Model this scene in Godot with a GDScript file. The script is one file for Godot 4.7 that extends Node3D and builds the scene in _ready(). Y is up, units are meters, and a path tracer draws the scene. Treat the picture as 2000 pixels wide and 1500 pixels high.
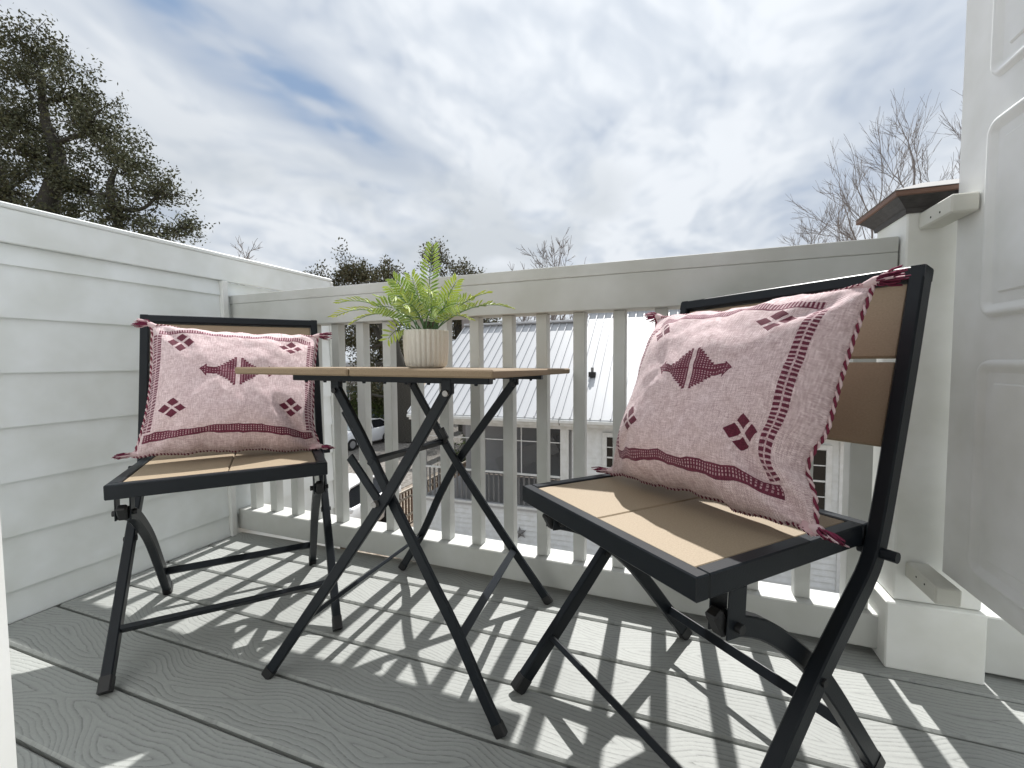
extends Node3D

var M := {}
var taken := {}
var rng := RandomNumberGenerator.new()

# ---------------------------------------------------------------- mesh helper
class MB:
	var v := PackedVector3Array()
	var n := PackedVector3Array()
	var uv := PackedVector2Array()
	var col := PackedColorArray()
	var tint := Color(1, 1, 1)
	var colored := false
	func vert(p: Vector3, nn: Vector3, t: Vector2) -> void:
		v.append(p)
		n.append(nn)
		uv.append(t)
		if colored:
			col.append(tint)
	func tri(a: Vector3, b: Vector3, c: Vector3, out: Vector3, ua := Vector2.ZERO, ub := Vector2.ZERO, uc := Vector2.ZERO) -> void:
		var nn := (b - a).cross(c - a)
		if nn.length_squared() < 1e-18:
			return
		nn = nn.normalized()
		if nn.dot(out) < 0.0:
			nn = -nn
			vert(a, nn, ua)
			vert(b, nn, ub)
			vert(c, nn, uc)
		else:
			vert(a, nn, ua)
			vert(c, nn, uc)
			vert(b, nn, ub)
	func quad(a: Vector3, b: Vector3, c: Vector3, d: Vector3, out: Vector3, ua := Vector2.ZERO, ub := Vector2.ZERO, uc := Vector2.ZERO, ud := Vector2.ZERO) -> void:
		tri(a, b, c, out, ua, ub, uc)
		tri(a, c, d, out, ua, uc, ud)
	# box with chamfered edges; uv in metres
	func box(center: Vector3, size: Vector3, bev := 0.002, uo := Vector2.ZERO, B := Basis()) -> void:
		var h := size * 0.5
		var e := Vector3(maxf(h.x - bev, 0.0), maxf(h.y - bev, 0.0), maxf(h.z - bev, 0.0))
		var sg := [-1.0, 1.0]
		for a in 3:
			var i := (a + 1) % 3
			var j := (a + 2) % 3
			for s: float in sg:
				var q := []
				var t := []
				for k: Array in [[-1.0, -1.0], [1.0, -1.0], [1.0, 1.0], [-1.0, 1.0]]:
					var p := Vector3.ZERO
					p[a] = s * h[a]
					p[i] = float(k[0]) * e[i]
					p[j] = float(k[1]) * e[j]
					var tt := Vector2(p.x, p.z) if a == 1 else (Vector2(p.x, p.y) if a == 2 else Vector2(p.z, p.y))
					q.append(center + B * p)
					t.append(tt + uo)
				var o := Vector3.ZERO
				o[a] = s
				quad(q[0], q[1], q[2], q[3], B * o, t[0], t[1], t[2], t[3])
		if bev <= 0.0:
			return
		for c in 3:
			var a := (c + 1) % 3
			var b := (c + 2) % 3
			for sa: float in sg:
				for sb: float in sg:
					var p1 := Vector3.ZERO
					var p2 := Vector3.ZERO
					p1[a] = sa * h[a]
					p1[b] = sb * e[b]
					p2[a] = sa * e[a]
					p2[b] = sb * h[b]
					var dc := Vector3.ZERO
					dc[c] = e[c]
					var o := Vector3.ZERO
					o[a] = sa
					o[b] = sb
					var m1 := Vector2(p1.x, p1.z) if c == 0 else (Vector2(p1.z, p1.y) if c == 1 else Vector2(p1.x, p1.y))
					var mc := Vector2(0, e[c]) if c == 1 else Vector2(e[c], 0)
					quad(center + B * (p1 - dc), center + B * (p1 + dc), center + B * (p2 + dc), center + B * (p2 - dc), B * o, uo + m1 - mc, uo + m1 + mc, uo + m1 + mc, uo + m1 - mc)
		for sx: float in sg:
			for sy: float in sg:
				for sz: float in sg:
					tri(center + B * Vector3(sx * h.x, sy * e.y, sz * e.z), center + B * Vector3(sx * e.x, sy * h.y, sz * e.z), center + B * Vector3(sx * e.x, sy * e.y, sz * h.z), B * Vector3(sx, sy, sz), uo, uo, uo)
	# rectangular bar swept along pts; lateral axis stays fixed
	func bar(pts: Array, L: Vector3, w: float, d: float, bev := 0.002) -> void:
		var rings := []
		for k in pts.size():
			var t: Vector3
			if k == 0:
				t = pts[1] - pts[0]
			elif k == pts.size() - 1:
				t = pts[k] - pts[k - 1]
			else:
				t = (pts[k + 1] - pts[k]).normalized() + (pts[k] - pts[k - 1]).normalized()
			t = t.normalized()
			var nn := t.cross(L).normalized()
			var ring := []
			for q: Vector2 in [Vector2(1, 1), Vector2(-1, 1), Vector2(-1, -1), Vector2(1, -1)]:
				var a := L * (q.x * w * 0.5)
				var b := nn * (q.y * d * 0.5)
				var ia := L * (q.x * bev)
				var ib := nn * (q.y * bev)
				if q.x * q.y > 0:
					ring.append(pts[k] + a + b - ib)
					ring.append(pts[k] + a + b - ia)
				else:
					ring.append(pts[k] + a + b - ia)
					ring.append(pts[k] + a + b - ib)
			rings.append(ring)
		for k in rings.size() - 1:
			for i in 8:
				var j := (i + 1) % 8
				var mid: Vector3 = (rings[k][i] + rings[k][j]) * 0.5
				quad(rings[k][i], rings[k][j], rings[k + 1][j], rings[k + 1][i], mid - pts[k])
		for i in range(1, 7):
			tri(rings[0][0], rings[0][i], rings[0][i + 1], pts[0] - pts[1])
			var z := rings.size() - 1
			tri(rings[z][0], rings[z][i], rings[z][i + 1], pts[z] - pts[z - 1])
	# round tube with smooth normals
	func tube(pts: Array, radii: Array, sides := 6, cap := true) -> void:
		var t0: Vector3 = (pts[1] - pts[0]).normalized()
		var ax := t0.cross(Vector3(0.31, 0.87, 0.38)).normalized()
		var prev := []
		var pn := []
		var run := 0.0
		for k in pts.size():
			var t: Vector3 = (pts[mini(k + 1, pts.size() - 1)] - pts[maxi(k - 1, 0)]).normalized()
			ax = (ax - t * ax.dot(t)).normalized()
			var by := t.cross(ax)
			var ring := []
			var rn := []
			for i in sides:
				var an := TAU * i / sides
				var o := ax * cos(an) + by * sin(an)
				rn.append(o)
				ring.append(pts[k] + o * float(radii[k]))
			if k > 0:
				var l: float = (pts[k] - pts[k - 1]).length()
				for i in sides:
					var j := (i + 1) % sides
					var u0 := float(i) / sides
					var u1 := float(i + 1) / sides
					vert(prev[i], pn[i], Vector2(u0, run))
					vert(ring[j], rn[j], Vector2(u1, run + l))
					vert(prev[j], pn[j], Vector2(u1, run))
					vert(prev[i], pn[i], Vector2(u0, run))
					vert(ring[i], rn[i], Vector2(u0, run + l))
					vert(ring[j], rn[j], Vector2(u1, run + l))
				run += l
			prev = ring
			pn = rn
			if cap and (k == 0 or k == pts.size() - 1):
				var o2 := -t if k == 0 else t
				for i in sides:
					tri(pts[k], ring[i], ring[(i + 1) % sides], o2)
	# smooth grid of points rows x cols; out gives the side normals should face at (r,c)
	func grid(P: Array, T: Array, flip := false, wrap := false) -> void:
		var R := P.size()
		var C: int = P[0].size()
		var N := []
		for r in R:
			var row := []
			for c in C:
				var dr: Vector3 = P[mini(r + 1, R - 1)][c] - P[maxi(r - 1, 0)][c]
				var dc: Vector3
				if wrap:
					dc = P[r][1 if c == C - 1 else c + 1] - P[r][C - 2 if c == 0 else c - 1]
				else:
					dc = P[r][mini(c + 1, C - 1)] - P[r][maxi(c - 1, 0)]
				var nn := dc.cross(dr).normalized()
				row.append(-nn if flip else nn)
			N.append(row)
		for r in R - 1:
			for c in C - 1:
				var q := [[r, c], [r, c + 1], [r + 1, c + 1], [r + 1, c]]
				var order := [0, 2, 1, 0, 3, 2] if not flip else [0, 1, 2, 0, 2, 3]
				for k: int in order:
					var i: Array = q[k]
					vert(P[i[0]][i[1]], N[i[0]][i[1]], T[i[0]][i[1]])
	func mesh() -> ArrayMesh:
		var a := []
		a.resize(Mesh.ARRAY_MAX)
		a[Mesh.ARRAY_VERTEX] = v
		a[Mesh.ARRAY_NORMAL] = n
		a[Mesh.ARRAY_TEX_UV] = uv
		if colored:
			a[Mesh.ARRAY_COLOR] = col
		var m := ArrayMesh.new()
		m.add_surface_from_arrays(Mesh.PRIMITIVE_TRIANGLES, a)
		return m

func numbered(called: String) -> String:
	taken[called] = int(taken.get(called, -1)) + 1
	return called if taken[called] == 0 else "%s_%03d" % [called, taken[called]]

func thing(called: String, label: String, category: String, at := Vector3.ZERO, turn := 0.0, group := "") -> Node3D:
	var o := Node3D.new()
	o.name = numbered(called)
	add_child(o)
	o.position = at
	o.rotation.y = turn
	o.set_meta("label", label)
	o.set_meta("category", category)
	if group != "":
		o.set_meta("group", group)
	return o

func structure(called: String) -> Node3D:
	var o := Node3D.new()
	o.name = numbered(called)
	add_child(o)
	o.set_meta("kind", "structure")
	return o

func part(called: String, mesh: Mesh, mat: Material, parent: Node, at := Vector3.ZERO, B := Basis()) -> MeshInstance3D:
	var o := MeshInstance3D.new()
	o.name = called
	o.mesh = mesh
	o.material_override = mat
	o.transform = Transform3D(B, at)
	parent.add_child(o, true)
	return o

func boxp(called: String, c: Vector3, s: Vector3, mat: Material, parent: Node, bev := 0.002, B := Basis()) -> MeshInstance3D:
	var b := MB.new()
	b.box(Vector3.ZERO, s, bev)
	return part(called, b.mesh(), mat, parent, c, B)

func lin(r: float, g: float, b: float) -> Color:
	return Color(r, g, b).linear_to_srgb()

func mat(c: Color, rough := 0.6, metal := 0.0) -> StandardMaterial3D:
	var m := StandardMaterial3D.new()
	m.albedo_color = c
	m.roughness = rough
	m.metallic = metal
	return m

func noise_tex(freq: float, lo: Color, hi: Color, seed_: int, size := 512, octaves := 4) -> NoiseTexture2D:
	var f := FastNoiseLite.new()
	f.seed = seed_
	f.frequency = freq
	f.fractal_octaves = octaves
	var t := NoiseTexture2D.new()
	t.width = size
	t.height = size
	t.seamless = true
	t.noise = f
	var g := Gradient.new()
	g.set_color(0, lo)
	g.set_color(1, hi)
	t.color_ramp = g
	return t

func bump_tex(freq: float, seed_: int, strength: float, size := 512) -> NoiseTexture2D:
	var f := FastNoiseLite.new()
	f.seed = seed_
	f.frequency = freq
	f.fractal_octaves = 3
	var t := NoiseTexture2D.new()
	t.width = size
	t.height = size
	t.seamless = true
	t.as_normal_map = true
	t.bump_strength = strength
	t.noise = f
	return t

func tri_world(m: StandardMaterial3D, s: float) -> void:
	m.uv1_triplanar = true
	m.uv1_world_triplanar = true
	m.uv1_scale = Vector3(s, s, s)

# smooth curve through points (Catmull-Rom)
func curve(pts: Array, per := 5) -> Array:
	var out := []
	for k in pts.size() - 1:
		var a: Vector3 = pts[maxi(k - 1, 0)]
		var b: Vector3 = pts[k]
		var c: Vector3 = pts[k + 1]
		var d: Vector3 = pts[mini(k + 2, pts.size() - 1)]
		for i in per:
			out.append(b.cubic_interpolate(c, a, d, float(i) / per))
	out.append(pts[pts.size() - 1])
	return out

func _ready() -> void:
	rng.seed = 7
	# ---------------------------------------------------------------- camera, sky, sun
	var cam := Camera3D.new()
	cam.name = "camera"
	cam.fov = 81.87
	cam.near = 0.02
	cam.far = 400.0
	cam.rotation_order = EULER_ORDER_YXZ
	cam.position = Vector3(0, 0.715, 0)
	cam.rotation_degrees = Vector3(-2.926, 20.154, -0.406)
	add_child(cam)
	cam.current = true
	var env := Environment.new()
	env.background_mode = Environment.BG_SKY
	env.tonemap_mode = Environment.TONE_MAPPER_LINEAR
	env.tonemap_exposure = 1.5
	env.sdfgi_enabled = true
	env.ssao_enabled = true
	env.ssil_enabled = true
	var sky := Sky.new()
	var psm := PanoramaSkyMaterial.new()
	psm.panorama = sky_image()
	sky.sky_material = psm
	env.sky = sky
	var we := WorldEnvironment.new()
	we.name = "world"
	we.environment = env
	add_child(we)
	var sun := DirectionalLight3D.new()
	sun.name = "sun"
	sun.light_energy = 1.3
	sun.light_color = Color(1.0, 0.99, 0.975)
	sun.light_angular_distance = 0.8
	sun.shadow_enabled = true
	add_child(sun)
	sun.look_at_from_position(Vector3.ZERO, -SUN)
	materials()
	# ---------------------------------------------------------------- large structure
	ground_and_deck()
	side_wall()
	railing()
	post_and_door()
	house_wall()
	neighbour_house()
	# ---------------------------------------------------------------- objects
	table()
	chairs()
	cushions()
	plant()
	street()
	trees()

const SUN := Vector3(-0.0180, 0.8039, -0.5945)

func sky_image() -> ImageTexture:
	var W := 1536
	var H := 768
	var n1 := FastNoiseLite.new()
	n1.seed = 11
	n1.frequency = 1.0
	n1.fractal_octaves = 5
	var n2 := FastNoiseLite.new()
	n2.seed = 23
	n2.frequency = 1.0
	n2.fractal_octaves = 4
	var n3 := FastNoiseLite.new()
	n3.seed = 5
	n3.frequency = 1.0
	n3.fractal_octaves = 3
	var sun_dir := SUN.normalized()
	var b_shear := 0.9
	var data := PackedFloat32Array()
	data.resize(W * H * 3)
	var blue := Vector3(0.30, 0.42, 0.62)
	var pale := Vector3(0.53, 0.60, 0.71)
	var soft := Vector3(0.68, 0.735, 0.81)
	var white := Vector3(0.82, 0.86, 0.91)
	for y in H:
		var el := PI * (0.5 - (y + 0.5) / H)
		var sy := sin(el)
		var cy := cos(el)
		for x in W:
			var c := Vector3(0.22, 0.21, 0.19)
			if y < H / 2 + 2:
				var az := TAU * (x + 0.5) / W
				var d := Vector3(sin(az) * cy, sy, -cos(az) * cy)
				var k := 1.0 / (maxf(sy, 0.0) + 0.15)
				var px := d.x * k
				var pz := d.z * k
				var wx := n3.get_noise_2d(px * 0.8 + 3.1, pz * 0.6) * 0.22
				var wz := n3.get_noise_2d(px * 0.8 - 9.0, pz * 0.6 + 5.0) * 0.22
				var a := n1.get_noise_2d((px + wx) * 1.4, (pz + wz) * 0.8)
				var b := n2.get_noise_2d((px + wx) * 4.4 + 7.0 + b_shear * pz, (pz + wz) * 3.0)
				var f := n1.get_noise_2d((px + wx) * 10.0 + 41.0 - 2.0 * pz, (pz + wz) * 8.0)
				var dens := 0.80 + a * 0.50 + b * 0.36 + f * 0.18
				# the long clear lane left of centre, and clearer air to the right
				var lx := px + 0.99 + wx * 0.5
				dens -= (0.52 + b * 0.9 + f * 0.3) * exp(-lx * lx / 0.020) * smoothstep(-1.9, -1.0, pz) * (1.0 - smoothstep(-0.75, -0.3, pz))
				var rx := px - 0.66
				dens -= (0.24 + b * 0.4) * exp(-rx * rx / 0.06)
				dens = clampf(dens, 0.0, 1.0)
				var col := blue.lerp(pale, smoothstep(0.0, 0.36, dens)).lerp(soft, smoothstep(0.28, 0.66, dens)).lerp(white, smoothstep(0.60, 1.0, dens))
				var gl := maxf(d.dot(sun_dir), 0.0)
				col *= 0.96 + 0.24 * pow(gl, 5.0) * (0.35 + 0.65 * dens)
				# grey undersides of the low cloud
				var g := n2.get_noise_2d(px * 0.75 + 31.0, pz * 0.55 + 2.0)
				col = col.lerp(Vector3(0.52, 0.57, 0.62), clampf(g * 1.6 + b * 0.3, 0.0, 0.6) * (1.0 - smoothstep(0.25, 0.5, sy)))
				var hz := 1.0 - smoothstep(0.0, 0.25, sy)
				c = col.lerp(Vector3(0.68, 0.73, 0.78), hz * 0.45) / 1.5
			var o := (y * W + x) * 3
			data[o] = c.x
			data[o + 1] = c.y
			data[o + 2] = c.z
	var im := Image.create_from_data(W, H, false, Image.FORMAT_RGBF, data.to_byte_array())
	return ImageTexture.create_from_image(im)

func deck_grain(seed_: int) -> Array:
	var W := 2048
	var H := 144
	var n1 := FastNoiseLite.new()
	n1.seed = seed_
	n1.frequency = 1.0
	n1.fractal_octaves = 2
	var n2 := FastNoiseLite.new()
	n2.seed = seed_ + 50
	n2.frequency = 1.0
	n2.fractal_octaves = 3
	var im := Image.create_empty(W, H, false, Image.FORMAT_RGB8)
	var hm := Image.create_empty(W, H, false, Image.FORMAT_RGB8)
	for x in W:
		var u := 2.6 * x / W
		# seamless along the length
		var an := TAU * x / W
		var cx := cos(an) * 0.42
		var cz := sin(an) * 0.42
		var A := 11.0 * x / W + n1.get_noise_2d(cx * 2.6, cz * 2.6) * 3.4
		var v0 := n1.get_noise_2d(cx * 1.9 + 20.0, cz * 1.9) * 0.05
		for y in H:
			var v := (float(y) / H - 0.5) * 0.15 - v0
			var h := A + pow(absf(v) + 0.002, 1.18) * 150.0 + n2.get_noise_3d(cx * 9.0, cz * 9.0, v * 14.0) * 0.5
			var f := fposmod(h, 1.0)
			# growth rings: a sharp late-wood edge that fades out, each ring with its own strength
			var ring := floorf(h)
			var own := 0.45 + 0.55 * fposmod(sin(ring * 12.9898) * 43758.5453, 1.0)
			var fade := 1.0 - f
			var line := smoothstep(0.0, 0.07, f) * (0.30 * fade * fade + 0.85 * pow(fade, 7.0)) * own * 1.35
			var fib := n2.get_noise_3d(cx * 60.0, cz * 60.0, v * 380.0)
			var edge := minf(y, H - 1.0 - y) / H * 0.15
			var ln := line * clampf(0.72 + fib * 1.3, 0.0, 1.0) * smoothstep(0.003, 0.009, edge)
			var g := 0.690 - 0.21 * ln + fib * 0.035 + rng.randf() * 0.025
			im.set_pixel(x, y, Color(g * 0.992, g, g * 0.988))
			var q := 1.0 - ln * 0.8 + fib * 0.1
			hm.set_pixel(x, y, Color(q, q, q))
	hm.bump_map_to_normal_map(2.2)
	return [ImageTexture.create_from_image(im), ImageTexture.create_from_image(hm)]

func cushion_texture() -> Array:
	var S := 900
	var im := Image.create_empty(S, S, false, Image.FORMAT_RGB8)
	var hm := Image.create_empty(S, S, false, Image.FORMAT_RGB8)
	var nz := FastNoiseLite.new()
	nz.seed = 4
	nz.frequency = 0.02
	nz.fractal_octaves = 4
	var thread := FastNoiseLite.new()
	thread.seed = 9
	thread.frequency = 0.25
	var motifs := [Vector2(0.215, 0.19), Vector2(0.785, 0.185), Vector2(0.205, 0.715), Vector2(0.80, 0.70)]
	for y in S:
		var t := (y + 0.5) / S
		for x in S:
			var s := (x + 0.5) / S
			# plain weave: threads of about 2.6 mm with slubs
			var wx := sin(x * TAU / 6.0)
			var wy := sin(y * TAU / 6.0)
			var over := wx * wy
			var slub := thread.get_noise_2d(x * 0.09, y * 0.85) * 0.62 + thread.get_noise_2d(x * 0.85 + 300.0, y * 0.07) * 0.62 + thread.get_noise_2d(x * 0.75, y * 0.75 + 90.0) * 0.5
			var l := 0.5 + over * 0.30 + slub * 0.80 + nz.get_noise_2d(x, y) * 0.18
			var base := Color(0.70, 0.585, 0.595).lerp(Color(0.955, 0.885, 0.89), clampf(l, 0.0, 1.0))
			var hgt := 0.5 + over * 0.22 + slub * 0.2
			var dark := 0.0
			for m: Vector2 in motifs:
				var d := Vector2(s, t) - m
				var p := absf(d.x + d.y * 0.98)
				var q := absf(d.x - d.y * 0.98)
				if p < 0.068 and q < 0.068 and p > 0.010 and q > 0.010:
					dark = 1.0
			var c := Vector2(absf(s - 0.51), absf(t - 0.435))
			var hh := 0.0
			if c.x > 0.011 and c.x < 0.105:
				hh = 0.118 - floorf((c.x - 0.011) / 0.0135) * 0.0135
			elif c.x < 0.160:
				hh = 0.026
			elif c.x < 0.195:
				hh = 0.044 - (c.x - 0.160) * 1.2
			if c.x > 0.011 and c.y < hh:
				var gx := fposmod(c.x - 0.011, 0.0135) < 0.0072
				var gy := fposmod(c.y, 0.0115) < 0.0062
				dark = 0.95 if (gx or gy) else 0.25
				if hh - c.y < 0.008:
					dark = 1.0
			# stitched bands along the four margins
			if t > 0.862 and t < 0.912 and s > 0.085 and s < 0.915:
				dark = 0.92 if (fposmod(s, 0.0125) < 0.0075 or t < 0.870 or t > 0.904 or fposmod(t, 0.012) < 0.0045) else 0.2
			if t > 0.072 and t < 0.112 and s > 0.10 and s < 0.90:
				dark = 0.92 if (t > 0.104 or fposmod(s, 0.0125) < 0.0065) else 0.15
			for e: float in [0.095, 0.905]:
				var ds := absf(s - e)
				if ds < 0.022 and t > 0.115 and t < 0.85:
					var ph := fposmod(t, 0.0200)
					dark = maxf(dark, 0.95 if ph < 0.0125 and ds > 0.0025 else 0.12)
			var deep := Color(0.31, 0.065, 0.15).lerp(Color(0.44, 0.15, 0.24), clampf(0.5 + slub + over * 0.3, 0.0, 1.0))
			base = base.lerp(deep, dark)
			hgt += dark * 0.45
			im.set_pixel(x, y, base)
			hm.set_pixel(x, y, Color(hgt, hgt, hgt) * 0.6)
	hm.bump_map_to_normal_map(3.0)
	return [ImageTexture.create_from_image(im), ImageTexture.create_from_image(hm)]

func materials() -> void:
	var m: StandardMaterial3D
	# white exterior paint with faint brushing and dirt
	var paint_n := bump_tex(0.02, 3, 1.2)
	var w1 := noise_tex(0.006, Color(0.93, 0.93, 0.915), Color(1, 1, 1), 31)
	for q: Array in [["rail", 0.605, 0.615, 0.60, 0.55], ["siding", 0.82, 0.855, 0.865, 0.5], ["trim", 0.76, 0.77, 0.765, 0.5], ["door", 0.86, 0.87, 0.88, 0.42], ["post", 0.86, 0.87, 0.85, 0.6], ["house", 0.82, 0.835, 0.84, 0.6], ["block", 0.66, 0.66, 0.61, 0.7]]:
		m = mat(lin(q[1], q[2], q[3]), q[4])
		m.albedo_texture = w1
		m.normal_enabled = true
		m.normal_texture = paint_n
		m.normal_scale = 0.10 if q[0] != "post" and q[0] != "block" else 0.3
		tri_world(m, 1.7)
		M[q[0]] = m
	# composite deck boards, two prints
	for k in 3:
		var g := deck_grain(60 + k * 7)
		var tone: float = [0.76, 0.715, 0.79][k]
		m = mat(lin(tone, tone * 1.02, tone * 1.005), 0.62)
		m.albedo_texture = g[0]
		m.normal_enabled = true
		m.normal_texture = g[1]
		m.normal_scale = 0.3
		m.texture_filter = BaseMaterial3D.TEXTURE_FILTER_LINEAR_WITH_MIPMAPS_ANISOTROPIC
		m.uv1_scale = Vector3(1.0 / 2.6, 1.0 / 0.15, 1)
		M["deck%d" % k] = m
	M.under = mat(lin(0.03, 0.03, 0.03), 0.9)
	# powder coated steel
	m = mat(lin(0.0095, 0.0125, 0.0165), 0.40)
	m.normal_enabled = true
	m.normal_texture = bump_tex(0.12, 14, 2.0, 256)
	m.normal_scale = 0.12
	tri_world(m, 9.0)
	m.metallic_specular = 0.35
	M.steel = m
	M.plastic = mat(lin(0.012, 0.012, 0.013), 0.5)
	M.bolt = mat(lin(0.30, 0.29, 0.28), 0.4, 0.8)
	# tan composite slats
	m = mat(lin(0.36, 0.285, 0.195), 0.66)
	m.albedo_texture = noise_tex(0.11, Color(0.88, 0.87, 0.85), Color(1, 1, 1), 77, 512, 3)
	m.normal_enabled = true
	m.normal_texture = bump_tex(0.2, 18, 2.0, 256)
	m.normal_scale = 0.14
	tri_world(m, 5.0)
	M.slat = m
	m = m.duplicate()
	m.albedo_color = lin(0.30, 0.22, 0.14)
	M.slat_table = m
	# cushions
	var ct := cushion_texture()
	m = mat(Color(1, 1, 1), 0.95)
	m.albedo_texture = ct[0]
	m.normal_enabled = true
	m.normal_texture = ct[1]
	m.normal_scale = 1.3
	m.rim_enabled = true
	m.rim = 0.35
	m.rim_tint = 0.7
	M.cushion = m
	m = mat(lin(0.60, 0.40, 0.42), 0.95)
	m.normal_enabled = true
	m.normal_texture = bump_tex(0.1, 41, 2.0, 256)
	m.normal_scale = 0.3
	M.cushion_back = m
	m = mat(Color(1, 1, 1), 0.95)
	m.vertex_color_use_as_albedo = true
	M.yarn = m
	# pot and plant
	m = mat(lin(0.70, 0.67, 0.61), 0.45)
	m.albedo_texture = noise_tex(0.03, Color(0.97, 0.965, 0.96), Color(1, 1, 1), 9)
	m.uv1_triplanar = true
	m.uv1_scale = Vector3(6, 6, 6)
	M.pot = m
	M.soil = mat(lin(0.05, 0.04, 0.03), 0.95)
	m = mat(Color(1, 1, 1), 0.5)
	m.vertex_color_use_as_albedo = true
	m.backlight_enabled = true
	m.backlight = Color(0.42, 0.42, 0.08)
	M.frond = m
	# ground
	m = mat(Color(1, 1, 1), 0.95)
	var gt := noise_tex(0.012, lin(0.15, 0.115, 0.085), lin(0.40, 0.35, 0.29), 101, 1024, 6)
	m.albedo_texture = gt
	m.normal_enabled = true
	m.normal_texture = bump_tex(0.06, 102, 5.0)
	tri_world(m, 0.22)
	M.ground = m
	m = mat(lin(0.30, 0.285, 0.265), 0.95)
	m.albedo_texture = noise_tex(0.03, Color(0.6, 0.58, 0.55), Color(1, 1, 1), 104, 512, 6)
	tri_world(m, 0.35)
	M.drive = m
	# neighbour house
	m = mat(lin(0.52, 0.53, 0.545), 0.45)
	M.roof = m
	M.dark_wood = mat(lin(0.055, 0.048, 0.042), 0.6)
	m = mat(lin(0.085, 0.078, 0.076), 0.6)
	m.albedo_texture = noise_tex(0.03, Color(0.6, 0.6, 0.6), Color(1, 1, 1), 55)
	m.uv1_triplanar = true
	m.uv1_scale = Vector3(2, 30, 2)
	M.cap_wood = m
	M.cap_edge = mat(lin(0.17, 0.095, 0.068), 0.55)
	M.cap_top = mat(lin(0.36, 0.35, 0.34), 0.5)
	m = mat(Color(0.03, 0.035, 0.04), 0.08)
	M.glass = m
	m = mat(Color(0.05, 0.052, 0.055, 0.2), 0.6)
	m.transparency = BaseMaterial3D.TRANSPARENCY_ALPHA
	M.screen = m
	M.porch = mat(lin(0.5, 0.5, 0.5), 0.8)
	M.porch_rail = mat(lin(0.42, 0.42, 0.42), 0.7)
	M.iron = mat(lin(0.22, 0.215, 0.21), 0.5, 0.5)
	M.teal = mat(lin(0.10, 0.135, 0.155), 0.7)
	M.far_white = mat(lin(0.72, 0.73, 0.75), 0.6)
	# street
	M.car = mat(lin(0.78, 0.79, 0.80), 0.25)
	M.car.clearcoat_enabled = true
	M.tyre = mat(lin(0.02, 0.02, 0.02), 0.9)
	M.rim = mat(lin(0.45, 0.45, 0.46), 0.35, 0.7)
	M.tint = mat(lin(0.015, 0.017, 0.02), 0.08)
	M.windshield = mat(lin(0.20, 0.235, 0.245), 0.08)
	M.headlight = mat(lin(0.45, 0.46, 0.47), 0.15)
	M.fence = mat(lin(0.20, 0.135, 0.095), 0.8)
	M.fence_rail = mat(lin(0.50, 0.45, 0.38), 0.8)
	# trees
	m = mat(lin(0.13, 0.12, 0.10), 0.95)
	m.albedo_texture = noise_tex(0.05, Color(0.45, 0.45, 0.45), Color(1, 1, 1), 61)
	m.uv1_scale = Vector3(2, 1.2, 1)
	M.bark = m
	m = mat(lin(0.27, 0.245, 0.235), 0.95)
	M.bark_grey = m
	for q: Array in [["oak", 0.105, 0.112, 0.078], ["oak_warm", 0.135, 0.135, 0.085], ["ivy", 0.075, 0.105, 0.035]]:
		m = mat(lin(q[1], q[2], q[3]), 0.7)
		m.metallic_specular = 0.25
		m.vertex_color_use_as_albedo = true
		m.backlight_enabled = true
		m.backlight = Color(0.16, 0.18, 0.07)
		M[q[0]] = m

# ---------------------------------------------------------------- ground, deck
func ground_and_deck() -> void:
	var g := structure("ground")
	var pm := PlaneMesh.new()
	pm.size = Vector2(400, 400)
	part("soil", pm, M.ground, g, Vector3(0, -4.1, -60))
	var d := structure("driveway")
	var b := MB.new()
	b.box(Vector3.ZERO, Vector3(9, 0.02, 60), 0.0)
	part("paving", b.mesh(), M.drive, d, Vector3(-14.2, -4.092, -30))
	var deck := structure("deck")
	for k in 14:
		var z0 := -1.193 + 0.1517 * (k - 1)
		var mb := MB.new()
		var len := 4.1
		mb.box(Vector3.ZERO, Vector3(len, 0.025, 0.1447), 0.0045, Vector2(fposmod(k * 0.771, 2.6), 0.075))
		part("deck_board", mb.mesh(), M["deck%d" % ((k * 2 + k / 3) % 3)], deck, Vector3(-1.719 + len * 0.5, -0.0125, z0 + 0.0759), Basis() if k % 2 == 0 else Basis(Vector3.UP, PI))
	boxp("joist_frame", Vector3(0.33, -0.16, -0.3), Vector3(4.08, 0.25, 2.05), M.under, deck, 0.0)
	for x: float in [-1.6, 2.2]:
		boxp("support_post", Vector3(x, -2.193, -1.2), Vector3(0.14, 3.814, 0.14), M.post, deck, 0.004)
	for x: float in [-1.6, 2.2]:
		boxp("support_post", Vector3(x, -2.193, 0.6), Vector3(0.14, 3.814, 0.14), M.post, deck, 0.004)

# ---------------------------------------------------------------- left wall with lap siding
func lap(mb: MB, z0: float, z1: float, y0: float, y1: float, x: float) -> void:
	var a := Vector3(x, y0, z0)
	var zz := Vector3(0, 0, z1 - z0)
	var p := [Vector3(-0.016, 0, 0), Vector3(0.0, 0, 0), Vector3(0.0, 0.003, 0), Vector3(-0.009, y1 - y0 + 0.012, 0), Vector3(-0.016, y1 - y0 + 0.012, 0)]
	var outs := [Vector3.DOWN, Vector3.RIGHT, Vector3.RIGHT, Vector3.UP, Vector3.LEFT]
	for i in 5:
		var j := (i + 1) % 5
		mb.quad(a + p[i], a + p[j], a + p[j] + zz, a + p[i] + zz, outs[i])
	for i in [1, 2, 3]:
		mb.tri(a + p[0], a + p[i], a + p[i + 1], Vector3(0, 0, z0 - z1))
		mb.tri(a + p[0] + zz, a + p[i] + zz, a + p[i + 1] + zz, Vector3(0, 0, z1 - z0))

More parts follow.
